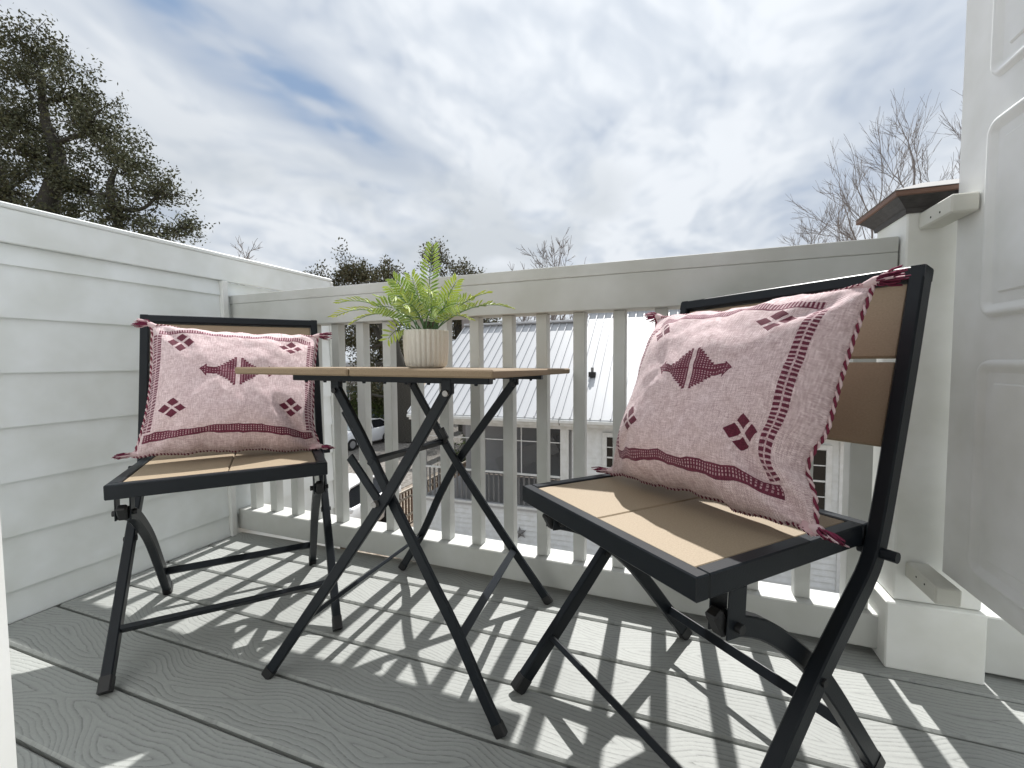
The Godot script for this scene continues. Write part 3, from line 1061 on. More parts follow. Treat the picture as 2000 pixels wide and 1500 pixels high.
# ---------------------------------------------------------------- potted fern
func plant() -> void:
	var p := thing("potted_fern", "small artificial green fern in a ribbed cream pot on the table", "potted plant", Vector3(-0.533, 0.7008, -0.885))
	var prof := [Vector2(0.0, 0.0), Vector2(0.036, 0.0), Vector2(0.0415, 0.002), Vector2(0.045, 0.007), Vector2(0.0475, 0.018), Vector2(0.0492, 0.04), Vector2(0.0502, 0.065), Vector2(0.0505, 0.083), Vector2(0.0498, 0.0855), Vector2(0.0475, 0.0858), Vector2(0.0465, 0.083), Vector2(0.046, 0.06)]
	var rows := []
	var ts := []
	var n := 192
	for k in prof.size():
		var row := []
		var tr := []
		for i in n + 1:
			var a := TAU * i / n
			var rib := 0.0
			if k >= 3 and k <= 8:
				rib = (absf(cos(a * 14.0)) - 0.5) * 0.0030 * (0.6 if k == 8 else 1.0)
			var r: float = prof[k].x + rib
			row.append(Vector3(cos(a) * r, prof[k].y, sin(a) * r))
			tr.append(Vector2(float(i) / n, prof[k].y))
		rows.append(row)
		ts.append(tr)
	var mb := MB.new()
	mb.grid(rows, ts, true, true)
	part("pot", mb.mesh(), M.pot, p)
	var sm := MB.new()
	for i in 24:
		var a := TAU * i / 24
		var b := TAU * (i + 1) / 24
		sm.tri(V(0, 0.078, 0), V(cos(a) * 0.0465, 0.074, sin(a) * 0.0465), V(cos(b) * 0.0465, 0.074, sin(b) * 0.0465), Vector3.UP)
	part("soil", sm.mesh(), M.soil, p)
	# fronds: [direction along camera right, height of tip above the rim, depth offset, sag]
	var R := Vector3(0.939, 0, -0.344)
	var F := Vector3(-0.344, 0, -0.939)
	var list := [
		[0.018, 0.185, 0.00, 0.0], [-0.035, 0.125, 0.02, 0.01], [-0.060, 0.108, -0.03, 0.02], [-0.088, 0.104, 0.03, 0.02], [0.072, 0.108, -0.01, 0.01],
		[-0.185, 0.062, -0.02, 0.045], [-0.212, 0.036, 0.02, 0.055], [0.138, 0.086, 0.02, 0.025], [0.190, 0.048, -0.02, 0.045], [-0.140, 0.016, -0.06, 0.05],
		[0.030, 0.075, -0.09, 0.03], [-0.045, 0.065, -0.10, 0.035], [0.085, 0.050, -0.07, 0.03], [-0.090, 0.045, -0.07, 0.03], [0.0, 0.100, 0.09, 0.03],
		[0.095, 0.075, 0.08, 0.03], [-0.085, 0.070, 0.09, 0.03], [0.050, 0.035, -0.12, 0.04], [-0.020, 0.040, -0.13, 0.04], [0.10, 0.022, -0.05, 0.03], [-0.105, 0.075, 0.0, 0.02], [0.055, 0.085, 0.05, 0.01], [-0.01, 0.09, -0.05, 0.01], [-0.075, -0.02, -0.04, 0.03],
	]
	var rr := RandomNumberGenerator.new()
	rr.seed = 3
	for q: Array in list:
		var fm := MB.new()
		fm.colored = true
		var side: float = q[0]
		var up: float = q[1]
		var dep: float = q[2]
		var base := V(rr.randf_range(-0.014, 0.014), 0.074, rr.randf_range(-0.014, 0.014)) + R * side * 0.09
		var tip := V(0, 0.086 + up, 0) + R * side - F * -dep
		var mid := base.lerp(tip, 0.52) + V(0, float(q[3]) + 0.012, 0)
		var pts := []
		var rad := []
		for k in 13:
			var t := k / 12.0
			var a := base.lerp(mid, t)
			var b := mid.lerp(tip, t)
			pts.append(a.lerp(b, t))
			rad.append(lerpf(0.0016, 0.0006, t))
		fm.tint = Color(0.10, 0.19, 0.075)
		fm.tube(pts, rad, 5)
		var total := 0.0
		for k in 12:
			total += (pts[k + 1] - pts[k]).length()
		var pairs := int(total * 0.74 / 0.0106) + 3
		var warm := rr.randf()
		for k in pairs + 1:
			var t := lerpf(0.27, 1.0, float(k) / pairs)
			var fi := minf(t * 12.0, 11.999)
			var i := int(fi)
			var p0: Vector3 = pts[i].lerp(pts[i + 1], fi - i)
			var tan_: Vector3 = (pts[i + 1] - pts[i]).normalized()
			var sd := tan_.cross(Vector3.UP)
			if sd.length() < 0.3 or absf(side) < 0.1:
				sd = tan_.cross(-F)
			sd = sd.normalized()
			var nn := sd.cross(tan_).normalized()
			var ll := 0.0285 * (0.45 + 0.55 * sin(PI * clampf(t * 0.92 - 0.08, 0.0, 1.0))) * rr.randf_range(0.88, 1.1)
			for s: float in [-1.0, 1.0]:
				var d := (sd * s * 0.86 + tan_ * (0.52 + 0.45 * smoothstep(0.75, 1.0, t)) + nn * rr.randf_range(0.0, 0.34)).normalized()
				var wv := d.cross(nn).normalized() * 0.0027
				var e := p0 + d * ll - nn * 0.001
				var m1 := p0 + d * ll * 0.36
				var m2 := p0 + d * ll * 0.74
				var g := lerpf(0.0, 1.0, clampf(warm * 0.6 + rr.randf() * 0.4 + smoothstep(0.3, 1.0, t) * 0.3 - 0.15, 0.0, 1.0))
				var leaf := Color(0.11, 0.24, 0.08).lerp(Color(0.50, 0.58, 0.10), g)
				var pale := Color(0.55, 0.66, 0.42)
				for h: float in [-1.0, 1.0]:
					var lift := nn * 0.0010
					fm.tint = leaf
					fm.quad(p0, m1 + wv * h * 0.72 + lift, m2 + wv * h * 0.8 + lift, e, nn)
					fm.tint = pale
					fm.quad(m1 + wv * h * 0.72 + lift, m1 + wv * h + lift * 1.2, m2 + wv * h * 1.08 + lift * 1.2, m2 + wv * h * 0.8 + lift, nn)
					fm.tri(m2 + wv * h * 0.8 + lift, m2 + wv * h * 1.08 + lift * 1.2, e + d * 0.001, nn)
		part("frond", fm.mesh(), M.frond, p)

# ---------------------------------------------------------------- neighbour house
func window(parent: Node3D, x0: float, x1: float, y0: float, y1: float, z: float, cols: int) -> void:
	var c := V((x0 + x1) * 0.5, (y0 + y1) * 0.5, z)
	var w := x1 - x0
	var h := y1 - y0
	var fr := MB.new()
	fr.box(V(-w / 2 - 0.05, 0, 0), V(0.10, h + 0.20, 0.06), 0.004)
	fr.box(V(w / 2 + 0.05, 0, 0), V(0.10, h + 0.20, 0.06), 0.004)
	fr.box(V(0, h / 2 + 0.05, 0), V(w - 0.004, 0.10, 0.064), 0.004)
	fr.box(V(0, -h / 2 - 0.05, 0.01), V(w - 0.004, 0.10, 0.08), 0.004)
	var f := part("window", fr.mesh(), M.trim, parent, c)
	for k in 2:
		boxp("pane", V(0, (k - 0.5) * h * 0.5, -0.012 + k * 0.006), V(w, h * 0.5 - 0.03, 0.012), M.glass, f, 0.0)
	boxp("meeting_rail", V(0, 0, 0.002), V(w, 0.035, 0.03), M.trim, f, 0.002)
	for k in range(1, cols):
		boxp("muntin", V(-w / 2 + w * k / cols, 0, 0.006), V(0.02, h - 0.004, 0.014), M.trim, f, 0.0)
	for k in [-1.0, 1.0]:
		boxp("muntin", V(0, h * 0.25 * k, 0.005), V(w, 0.02, 0.014), M.trim, f, 0.0)

func neighbour_house() -> void:
	var h := thing("neighbour_house", "white clapboard house with white metal roof and screened porch below the balcony", "house", Vector3(0, -4.1, -10.2))
	var G := 4.1
	# front wall boards (lap siding), below and beside the porch
	var e := 0.128
	for k in 26:
		var y0 := k * e
		var full := y0 + e < G - 2.90
		var xl := -6.3 if full else -2.24
		if not full and y0 + 0.001 > G - 0.86:
			break
		var mb := MB.new()
		var xr := 3.05
		mb.box(V(0, 0, 0), V(xr - xl, e + 0.006, 0.02), 0.0, Vector2.ZERO, Basis(Vector3.RIGHT, -0.17))
		part("siding_board", mb.mesh(), M.house, h, V((xl + xr) * 0.5, y0 + e * 0.5, -0.01))
	boxp("front_wall", V(0.40, 1.60, -0.12), V(5.28, 3.2, 0.16), M.house, h, 0.0)
	boxp("porch_base", V(-4.27, 0.59, -0.12), V(4.05, 1.18, 0.16), M.house, h, 0.0)
	boxp("corner_board", V(3.10, 1.62, 0.0), V(0.14, 3.24, 0.10), M.trim, h, 0.005)
	boxp("side_wall", V(3.08, 1.62, -3.4), V(0.12, 3.24, 6.6), M.house, h, 0.0)
	# porch: floor, ceiling, back wall, posts, screens
	boxp("porch_floor", V(-4.27, 1.22, -1.25), V(4.06, 0.06, 2.62), M.porch_rail, h, 0.004)
	boxp("porch_back_wall", V(-4.27, 2.24, -2.64), V(4.06, 1.96, 0.1), M.porch, h, 0.0)
	boxp("porch_side_wall", V(-2.27, 2.24, -1.32), V(0.06, 1.96, 2.5), M.porch, h, 0.0)
	boxp("porch_ceiling", V(-4.27, 3.26, -1.3), V(4.06, 0.05, 2.6), M.porch, h, 0.0)
	boxp("porch_sill", V(-4.27, 1.215, 0.03), V(4.1, 0.055, 0.09), M.trim, h, 0.004)
	boxp("porch_sill", V(-4.27, 1.155, 0.02), V(4.1, 0.05, 0.05), M.porch, h, 0.002)
	for x: float in [-6.27, -4.55, -2.42]:
		boxp("porch_post", V(x, 2.245, 0.0), V(0.13 if x < -3.0 else 0.2, 2.0, 0.11), M.trim, h, 0.005)
	boxp("porch_beam", V(-4.27, 3.27, 0.0), V(4.1, 0.13, 0.12), M.trim, h, 0.004)
	for q: Array in [[-6.2, -4.62], [-4.48, -2.53]]:
		var w: float = q[1] - q[0]
		var cx: float = (q[0] + q[1]) * 0.5
		boxp("screen_rail", V(cx, 2.045, 0.015), V(w, 0.045, 0.05), M.trim, h, 0.003)
		boxp("screen_rail", V(cx, 2.87, 0.015), V(w, 0.022, 0.03), M.trim, h, 0.002)
		boxp("screen_stile", V(cx, 2.63, 0.012), V(0.02, 1.13, 0.028), M.trim, h, 0.002)
		boxp("insect_screen", V(cx, 2.22, -0.02), V(w, 1.94, 0.004), M.screen, h, 0.0)
		for k in int(w / 0.135):
			boxp("porch_picket", V(q[0] + 0.07 + k * 0.135, 1.635, -0.06), V(0.045, 0.77, 0.03), M.porch_rail, h, 0.002)
	# inside the porch: a stair string and an inner balustrade
	boxp("stair_stringer", V(-3.9, 2.15, -1.6), V(1.9, 0.5, 0.08), M.porch_rail, h, 0.003, Basis(Vector3.BACK, 0.42))
	for k in 10:
		boxp("inner_picket", V(-3.55 + k * 0.12, 2.35, -2.2), V(0.05, 0.62, 0.03), M.porch_rail, h, 0.0)
	boxp("inner_rail", V(-3.0, 2.69, -2.2), V(1.3, 0.05, 0.05), M.porch_rail, h, 0.0)
	# roof: one plane, taller over the right part
	var slope := atan2(2.27, 3.2)
	for q: Array in [[-6.5, -2.47, 3.5], [-2.46, 6.0, 4.0]]:
		var run: float = q[2]
		var x0: float = q[0]
		var x1: float = q[1]
		var len := run / cos(slope)
		var B := Basis(Vector3.RIGHT, slope)
		var eave := V((x0 + x1) * 0.5, G - 0.62, 0.38)
		var c := eave + B * V(0, 0, -len * 0.5)
		var rf := part("roof", box_mesh(V(x1 - x0, 0.05, len)), M.roof, h, c, B)
		var rib := box_mesh(V(0.026, 0.045, len - 0.01))
		var nr := int((x1 - x0) / 0.228)
		for k in nr + 1:
			part("seam", rib, M.roof, rf, V(-(x1 - x0) * 0.5 + 0.02 + k * 0.228, 0.047, 0))
		# back slope and ridge
		var rp := eave + B * V(0, 0, -len)
		part("back_roof", box_mesh(V(x1 - x0, 0.05, len)), M.roof, h, rp + Basis(Vector3.RIGHT, -slope) * V(0, 0, -len * 0.5), Basis(Vector3.RIGHT, -slope))
		boxp("ridge_cap", rp + V(0, 0.06, 0), V(x1 - x0 + 0.02, 0.06, 0.30), M.roof, h, 0.01)
		boxp("fascia", V((x0 + x1) * 0.5, G - 0.70, 0.33), V(x1 - x0 - 0.02, 0.15, 0.03), M.trim, h, 0.003)
		boxp("gutter", V((x0 + x1) * 0.5, G - 0.665, 0.395), V(x1 - x0, 0.085, 0.09), M.trim, h, 0.012)
		boxp("soffit", V((x0 + x1) * 0.5, G - 0.76, 0.17), V(x1 - x0 - 0.03, 0.02, 0.32), M.trim, h, 0.0)
	# vent pipe with flashing on the roof
	var vz := 0.9
	var vy := G - 0.62 + (0.38 + vz) * tan(slope)
	var vp := MB.new()
	vp.tube([V(0, -0.05, 0), V(0, 0.24, 0)], [0.035, 0.035], 10)
	var vn := part("vent_pipe", vp.mesh(), M.iron, h, V(-1.93, vy + 0.02, -vz))
	boxp("flashing", V(0, 0.06, 0), V(0.17, 0.14, 0.16), M.plastic, vn, 0.01)
	window(h, -1.43, -0.68, G - 1.96, G - 1.02, 0.045, 2)
	window(h, 2.02, 2.80, G - 2.30, G - 1.06, 0.045, 3)
	# ornaments hung on the wall
	for q: Array in [[-3.53, G - 3.52, 0.17], [-0.62, G - 3.72, 0.13], [2.45, G - 3.42, 0.15]]:
		var s := thing("metal_star", ["rusty metal star hanging on the white wall below the porch", "small metal star on the clapboard wall left of the near chair leg", "metal star on the clapboard wall seen under the near chair seat"][int(taken.get("metal_star", -1)) + 1], "star", Vector3(q[0], q[1] - 4.1, -10.2 + 0.05), 0.0, "metal stars on the house wall")
		var mb := MB.new()
		var r: float = q[2]
		for k in 10:
			var a := PI / 2 + TAU * k / 10 + 0.2
			var b := PI / 2 + TAU * (k + 1) / 10 + 0.2
			var ra := r if k % 2 == 0 else r * 0.40
			var rb := r if k % 2 == 1 else r * 0.40
			mb.tri(V(0, 0, 0.05), V(cos(a) * ra, sin(a) * ra, 0), V(cos(b) * rb, sin(b) * rb, 0), Vector3.BACK)
			mb.tri(V(0, 0, -0.004), V(cos(a) * ra, sin(a) * ra, 0), V(cos(b) * rb, sin(b) * rb, 0), Vector3.FORWARD)
		part("star_face", mb.mesh(), M.iron, s)

func box_mesh(s: Vector3, bev := 0.0) -> ArrayMesh:
	var b := MB.new()
	b.box(Vector3.ZERO, s, bev)
	return b.mesh()

# ---------------------------------------------------------------- cars, fence, far houses
func make_car(label: String, at: Vector3, turn: float) -> void:
	var c := thing("parked_car", label, "car", at, turn, "white cars parked beside the house")
	# body: stations along the length (nose at +z), each [z, belt height, half width, sill height]
	var st := [[2.18, 0.62, 0.60, 0.34], [2.12, 0.72, 0.78, 0.24], [1.9, 0.80, 0.86, 0.20], [1.3, 0.90, 0.90, 0.19], [0.75, 0.98, 0.91, 0.19], [0.0, 1.0, 0.91, 0.19], [-0.9, 1.01, 0.91, 0.19], [-1.6, 1.03, 0.90, 0.20], [-2.05, 1.0, 0.84, 0.28], [-2.2, 0.86, 0.72, 0.40]]
	var P := []
	var T := []
	for s: Array in st:
		var z: float = s[0]
		var top: float = s[1]
		var w: float = s[2]
		var lo: float = s[3]
		var row := [V(0, lo, z), V(w * 0.86, lo, z), V(w * 0.98, lo + 0.10, z), V(w, lerpf(lo, top, 0.55), z), V(w * 0.97, top - 0.08, z), V(w * 0.86, top - 0.01, z), V(w * 0.4, top + 0.025, z), V(0, top + 0.03, z), V(-w * 0.4, top + 0.025, z), V(-w * 0.86, top - 0.01, z), V(-w * 0.97, top - 0.08, z), V(-w, lerpf(lo, top, 0.55), z), V(-w * 0.98, lo + 0.10, z), V(-w * 0.86, lo, z), V(0, lo, z)]
		P.append(row)
		var tr := []
		for k in row.size():
			tr.append(Vector2(k, z))
		T.append(tr)
	var mb := MB.new()
	mb.grid(P, T, true, true)
	for e: int in [0, P.size() - 1]:
		for k in 14:
			mb.tri(V(0, 0.6, st[e][0]), P[e][k], P[e][k + 1], V(0, 0, st[e][0]))
	var body := part("body", mb.mesh(), M.car, c)
	# greenhouse
	var gh := [[0.95, 0.99, 0.76], [0.15, 1.42, 0.60], [-0.3, 1.47, 0.60], [-1.15, 1.44, 0.59], [-1.95, 1.04, 0.70]]
	var gm := MB.new()
	for k in gh.size() - 1:
		var a: Array = gh[k]
		var b: Array = gh[k + 1]
		for s: float in [-1.0, 1.0]:
			gm.quad(V(s * 0.80, 0.985, a[0]), V(s * a[2], a[1], a[0]), V(s * b[2], b[1], b[0]), V(s * 0.80, 0.985, b[0]), V(s, 0.3, 0))
	part("side_windows", gm.mesh(), M.tint, c)
	gm = MB.new()
	gm.quad(V(-0.74, 1.0, 0.955), V(0.74, 1.0, 0.955), V(0.595, 1.42, 0.155), V(-0.595, 1.42, 0.155), V(0, 1, 1))
	part("windshield", gm.mesh(), M.windshield, c)
	gm = MB.new()
	gm.quad(V(-0.68, 1.05, -1.955), V(0.68, 1.05, -1.955), V(0.585, 1.44, -1.155), V(-0.585, 1.44, -1.155), V(0, 1, -1))
	part("rear_window", gm.mesh(), M.tint, c)
	gm = MB.new()
	var rp := [[0.16, 1.425, 0.60], [-0.3, 1.475, 0.605], [-1.16, 1.445, 0.59]]
	for k in 2:
		gm.quad(V(-rp[k][2], rp[k][1], rp[k][0]), V(rp[k][2], rp[k][1], rp[k][0]), V(rp[k + 1][2], rp[k + 1][1], rp[k + 1][0]), V(-rp[k + 1][2], rp[k + 1][1], rp[k + 1][0]), Vector3.UP)
	for s: float in [-1.0, 1.0]:
		gm.bar([V(s * 0.80, 0.98, 0.97), V(s * 0.61, 1.43, 0.15), V(s * 0.61, 1.475, -0.3), V(s * 0.60, 1.445, -1.16), V(s * 0.74, 1.03, -1.97)], Vector3.RIGHT, 0.05, 0.06, 0.01)
		gm.bar([V(s * 0.815, 0.98, -0.32), V(s * 0.618, 1.46, -0.32)], Vector3.BACK, 0.06, 0.03, 0.005)
	part("roof", gm.mesh(), M.car, c)
	for s: float in [-1.0, 1.0]:
		for z: float in [1.35, -1.32]:
			var wm := MB.new()
			wm.tube([V(-0.10, 0, 0), V(-0.09, 0, 0), V(0.09, 0, 0), V(0.10, 0, 0)], [0.29, 0.32, 0.32, 0.29], 20)
			var w := part("wheel", wm.mesh(), M.tyre, c, V(s * 0.83, 0.32, z))
			wm = MB.new()
			wm.tube([V(0.06 * s, 0, 0), V(0.106 * s, 0, 0)], [0.21, 0.2], 16)
			part("rim", wm.mesh(), M.rim, w)
		boxp("headlight", V(s * 0.60, 0.66, 2.10), V(0.30, 0.12, 0.12), M.headlight, c, 0.03)
		boxp("mirror", V(s * 0.98, 1.02, 0.66), V(0.20, 0.14, 0.12), M.car, c, 0.04)
	boxp("grille", V(0, 0.48, 2.17), V(0.9, 0.16, 0.06), M.tint, c, 0.01)
	body.name = "body"

func street() -> void:
	make_car("white sedan parked on the leafy street near the thick tree trunk", V(-17.2, -4.08, -20.9), -0.10)
	make_car("white car parked close below the balcony beside the picket fence", V(-8.75, -4.08, -9.6), 0.05)
	# picket fence, parallel to the drive
	var f := thing("picket_fence", "brown wooden picket fence with pale rails beside the drive", "fence", V(-7.4, -4.1, -12.6))
	for k in 34:
		boxp("picket", V(0, 0.52, -3.2 + k * 0.155), V(0.02, 0.98, 0.085), M.fence, f, 0.002)
	for y: float in [0.28, 0.82, 1.04]:
		boxp("fence_rail", V(0.03, y, -0.65), V(0.04, 0.06, 5.3), M.fence_rail, f, 0.003)
	for z: float in [-3.3, -0.65, 2.0]:
		boxp("fence_post", V(-0.06, 0.6, z), V(0.09, 1.2, 0.09), M.fence, f, 0.004)
	# far houses on the left
	var a := thing("distant_house", "low white house with pale roof far behind the left balusters", "house", V(-26.2, -4.1, -32.5))
	boxp("wall", V(0, 2.05, 0), V(7, 4.1, 5), M.far_white, a, 0.0)
	boxp("roof", V(0, 4.65, 0), V(7.8, 0.5, 5.8), M.roof, a, 0.12)
	for k in 3:
		boxp("window", V(-1.4 + k * 1.6, 2.7, 2.52), V(0.8, 1.2, 0.06), M.glass, a, 0.0)
	var b := thing("distant_house", "dark slate blue house with white window trim behind the table leg", "house", V(-24.4, -4.1, -29.2))
	boxp("wall", V(0, 1.6, 0), V(5, 3.2, 4), M.teal, b, 0.0)
	var rf := MB.new()
	rf.quad(V(-2.8, 3.15, 2.3), V(2.8, 3.15, 2.3), V(2.8, 4.4, 0), V(-2.8, 4.4, 0), V(0, 1, 1))
	rf.quad(V(-2.8, 3.15, -2.3), V(2.8, 3.15, -2.3), V(2.8, 4.4, 0), V(-2.8, 4.4, 0), V(0, 1, -1))
	for s: float in [-1.0, 1.0]:
		rf.tri(V(s * 2.5, 3.15, 2.2), V(s * 2.5, 3.15, -2.2), V(s * 2.5, 4.3, 0), V(s, 0, 0))
	part("roof", rf.mesh(), M.bark_grey, b)
	boxp("eave_trim", V(0, 3.12, 2.3), V(5.7, 0.14, 0.06), M.far_white, b, 0.0)
	for k in 2:
		var w := boxp("window", V(1.0 + k * 1.0 - 0.3, 1.9, 2.03), V(0.78, 1.3, 0.06), M.far_white, b, 0.0)
		boxp("pane", V(0, 0, 0.02), V(0.6, 1.1, 0.05), M.glass, w, 0.0)
	# utility pole seen over the porch roof
	var u := thing("utility_pole", "grey wooden utility pole rising behind the metal roof", "pole", V(-11.0, -4.1, -22.6))
	var pm := MB.new()
	pm.tube([V(0, 0, 0), V(0, 8.0, 0)], [0.30, 0.26], 12)
	part("shaft", pm.mesh(), M.bark_grey, u)

# ---------------------------------------------------------------- trees
func leaf_cluster(sd: int, spread: float, leaf: float, count: int) -> ArrayMesh:
	var rr := RandomNumberGenerator.new()
	rr.seed = sd
	var mb := MB.new()
	mb.colored = true
	for k in count:
		var p := Vector3(rr.randfn(), rr.randfn() * 0.6, rr.randfn()) * spread * 0.5
		var d := Vector3(rr.randf_range(-1, 1), rr.randf_range(-0.5, 0.8), rr.randf_range(-1, 1)).normalized()
		var s := d.cross(Vector3(rr.randf_range(-1, 1), rr.randf_range(-1, 1), rr.randf_range(-1, 1))).normalized()
		var l := leaf * rr.randf_range(0.7, 1.25)
		var g := rr.randf_range(0.65, 1.5)
		mb.tint = Color(g * rr.randf_range(0.9, 1.25), g, g * rr.randf_range(0.75, 1.05))
		mb.quad(p, p + d * l * 0.5 + s * l * 0.24, p + d * l, p + d * l * 0.5 - s * l * 0.24, d.cross(s))
	return mb.mesh()

func leafy_tree(label: String, trunks: Array, clumps: Array, mat_: Material, cluster: ArrayMesh, per_m3: float, sd: int, group: String, category := "tree", called := "live_oak", bark: Material = null) -> void:
	var base: Vector3 = trunks[0][0][0]
	var t := thing(called, label, category, base, 0.0, group)
	var rr := RandomNumberGenerator.new()
	rr.seed = sd
	var wood := MB.new()
	var nodes := []
	for tr: Array in trunks:
		var pts := []
		for q: Vector3 in tr[0]:
			pts.append(q - base)
		var cv := curve(pts, 6)
		var rad := []
		for k in cv.size():
			rad.append(lerpf(tr[1], tr[2], float(k) / (cv.size() - 1)) * (1.0 + 0.06 * sin(k * 1.7)))
		wood.tube(cv, rad, 9)
		for k in range(3, cv.size()):
			nodes.append([cv[k], rad[k]])
	var xf := []
	for cl: Array in clumps:
		var c: Vector3 = cl[0] - base
		var r: float = cl[1]
		# limb from the nearest trunk point below
		var best: Array = nodes[0]
		var bd := 1e9
		for nd: Array in nodes:
			var dd: float = (nd[0] - c).length() + maxf(0.0, nd[0].y - c.y) * 1.5
			if dd < bd:
				bd = dd
				best = nd
		var s0: Vector3 = best[0]
		var mid := s0.lerp(c, 0.5) + Vector3(rr.randf_range(-0.3, 0.3), rr.randf_range(-0.35, 0.1), rr.randf_range(-0.3, 0.3)) * r
		var r0 := minf(float(best[1]) * 0.6, 0.05 + r * 0.055)
		var lim := curve([s0, mid, c], 5)
		var lr := []
		for k in lim.size():
			lr.append(lerpf(r0, r0 * 0.45, float(k) / (lim.size() - 1)))
		wood.tube(lim, lr, 6)
		var total := int(per_m3 * r * r * 1.7)
		var nb := 15
		for b in nb:
			var d := Vector3(rr.randfn(), rr.randfn() * 0.75 + 0.15, rr.randfn()).normalized()
			var reach := r * rr.randf_range(0.65, 1.22)
			var e := c + d * reach
			var m2 := c.lerp(e, 0.5) + Vector3(rr.randf_range(-1, 1), rr.randf_range(-0.6, 0.9), rr.randf_range(-1, 1)) * r * 0.16
			var br := curve([c, m2, e], 3)
			var brr := []
			for k in br.size():
				brr.append(lerpf(r0 * 0.38, 0.008, float(k) / (br.size() - 1)))
			wood.tube(br, brr, 4, false)
			for k in total / nb:
				var tt := pow(rr.randf(), 0.55)
				var pp: Vector3 = c.lerp(m2, tt * 2.0) if tt < 0.5 else m2.lerp(e, tt * 2.0 - 1.0)
				pp += Vector3(rr.randfn(), rr.randfn() * 0.55, rr.randfn()) * r * 0.13
				var sc := rr.randf_range(0.7, 1.3)
				xf.append(Transform3D(Basis.from_euler(Vector3(rr.randf() * TAU, rr.randf() * TAU, rr.randf() * TAU)).scaled(Vector3.ONE * sc), pp))
	part("trunk", wood.mesh(), M.bark if bark == null else bark, t)
	var mm := MultiMesh.new()
	mm.transform_format = MultiMesh.TRANSFORM_3D
	mm.mesh = cluster
	mm.instance_count = xf.size()
	for k in xf.size():
		mm.set_instance_transform(k, xf[k])
	var mi := MultiMeshInstance3D.new()
	mi.name = "crown"
	mi.multimesh = mm
	mi.material_override = mat_
	mi.set_meta("kind", "stuff")
	t.add_child(mi)

func twig(mb: MB, p: Vector3, d: Vector3, l: float, r: float, depth: int, rr: RandomNumberGenerator, spread: float, thin: float) -> void:
	var pts := [p]
	var rad := [r]
	var q := p
	var dd := d
	for k in 3:
		dd = (dd + Vector3(rr.randfn(), rr.randfn() * 0.5 + 0.35, rr.randfn()) * 0.12).normalized()
		q += dd * l / 3.0
		pts.append(q)
		rad.append(lerpf(r, r * 0.62, (k + 1) / 3.0))
	mb.tube(pts, rad, 5 if depth > 3 else 3, false)
	if depth == 0:
		return
	var nc := rr.randi_range(1, 2) if depth > 2 else rr.randi_range(2, 3)
	for k in nc:
		var ax := dd.cross(Vector3(rr.randfn(), rr.randfn() * 0.4, rr.randfn())).normalized()
		var nd := dd.rotated(ax, rr.randf_range(0.5, 1.15) * spread)
		var st: Vector3 = pts[rr.randi_range(1, 3)]
		twig(mb, st, nd, l * rr.randf_range(0.55, 0.85), maxf(r * 0.5, thin), depth - 1, rr, spread, thin)
	twig(mb, q, dd, l * 0.84, maxf(r * 0.66, thin), depth - 1, rr, spread, thin)

func bare_tree(label: String, base: Vector3, trunk_h: float, r: float, limb_l: float, depth: int, sd: int, spread: float, thin: float, lean := Vector3.ZERO) -> void:
	var t := thing("bare_tree", label, "tree", base, 0.0, "leafless trees behind the houses")
	var rr := RandomNumberGenerator.new()
	rr.seed = sd
	var mb := MB.new()
	mb.tube([Vector3.ZERO, Vector3(0.05, trunk_h * 0.5, 0.03), Vector3(0, trunk_h, 0) + lean], [r * 1.25, r, r * 0.85], 8, false)
	part("trunk", mb.mesh(), M.bark_grey, t)
	mb = MB.new()
	twig(mb, Vector3(0, trunk_h, 0) + lean, (Vector3.UP + lean * 0.1).normalized(), limb_l, r * 0.8, depth, rr, spread, thin)
	for k in 3:
		var a := TAU * k / 3.0 + rr.randf()
		twig(mb, Vector3(0, trunk_h * 0.92, 0) + lean, Vector3(cos(a) * 0.75, 1.0, sin(a) * 0.75).normalized(), limb_l * 0.9, r * 0.6, depth - 1, rr, spread, thin)
	part("crown", mb.mesh(), M.bark_grey, t)

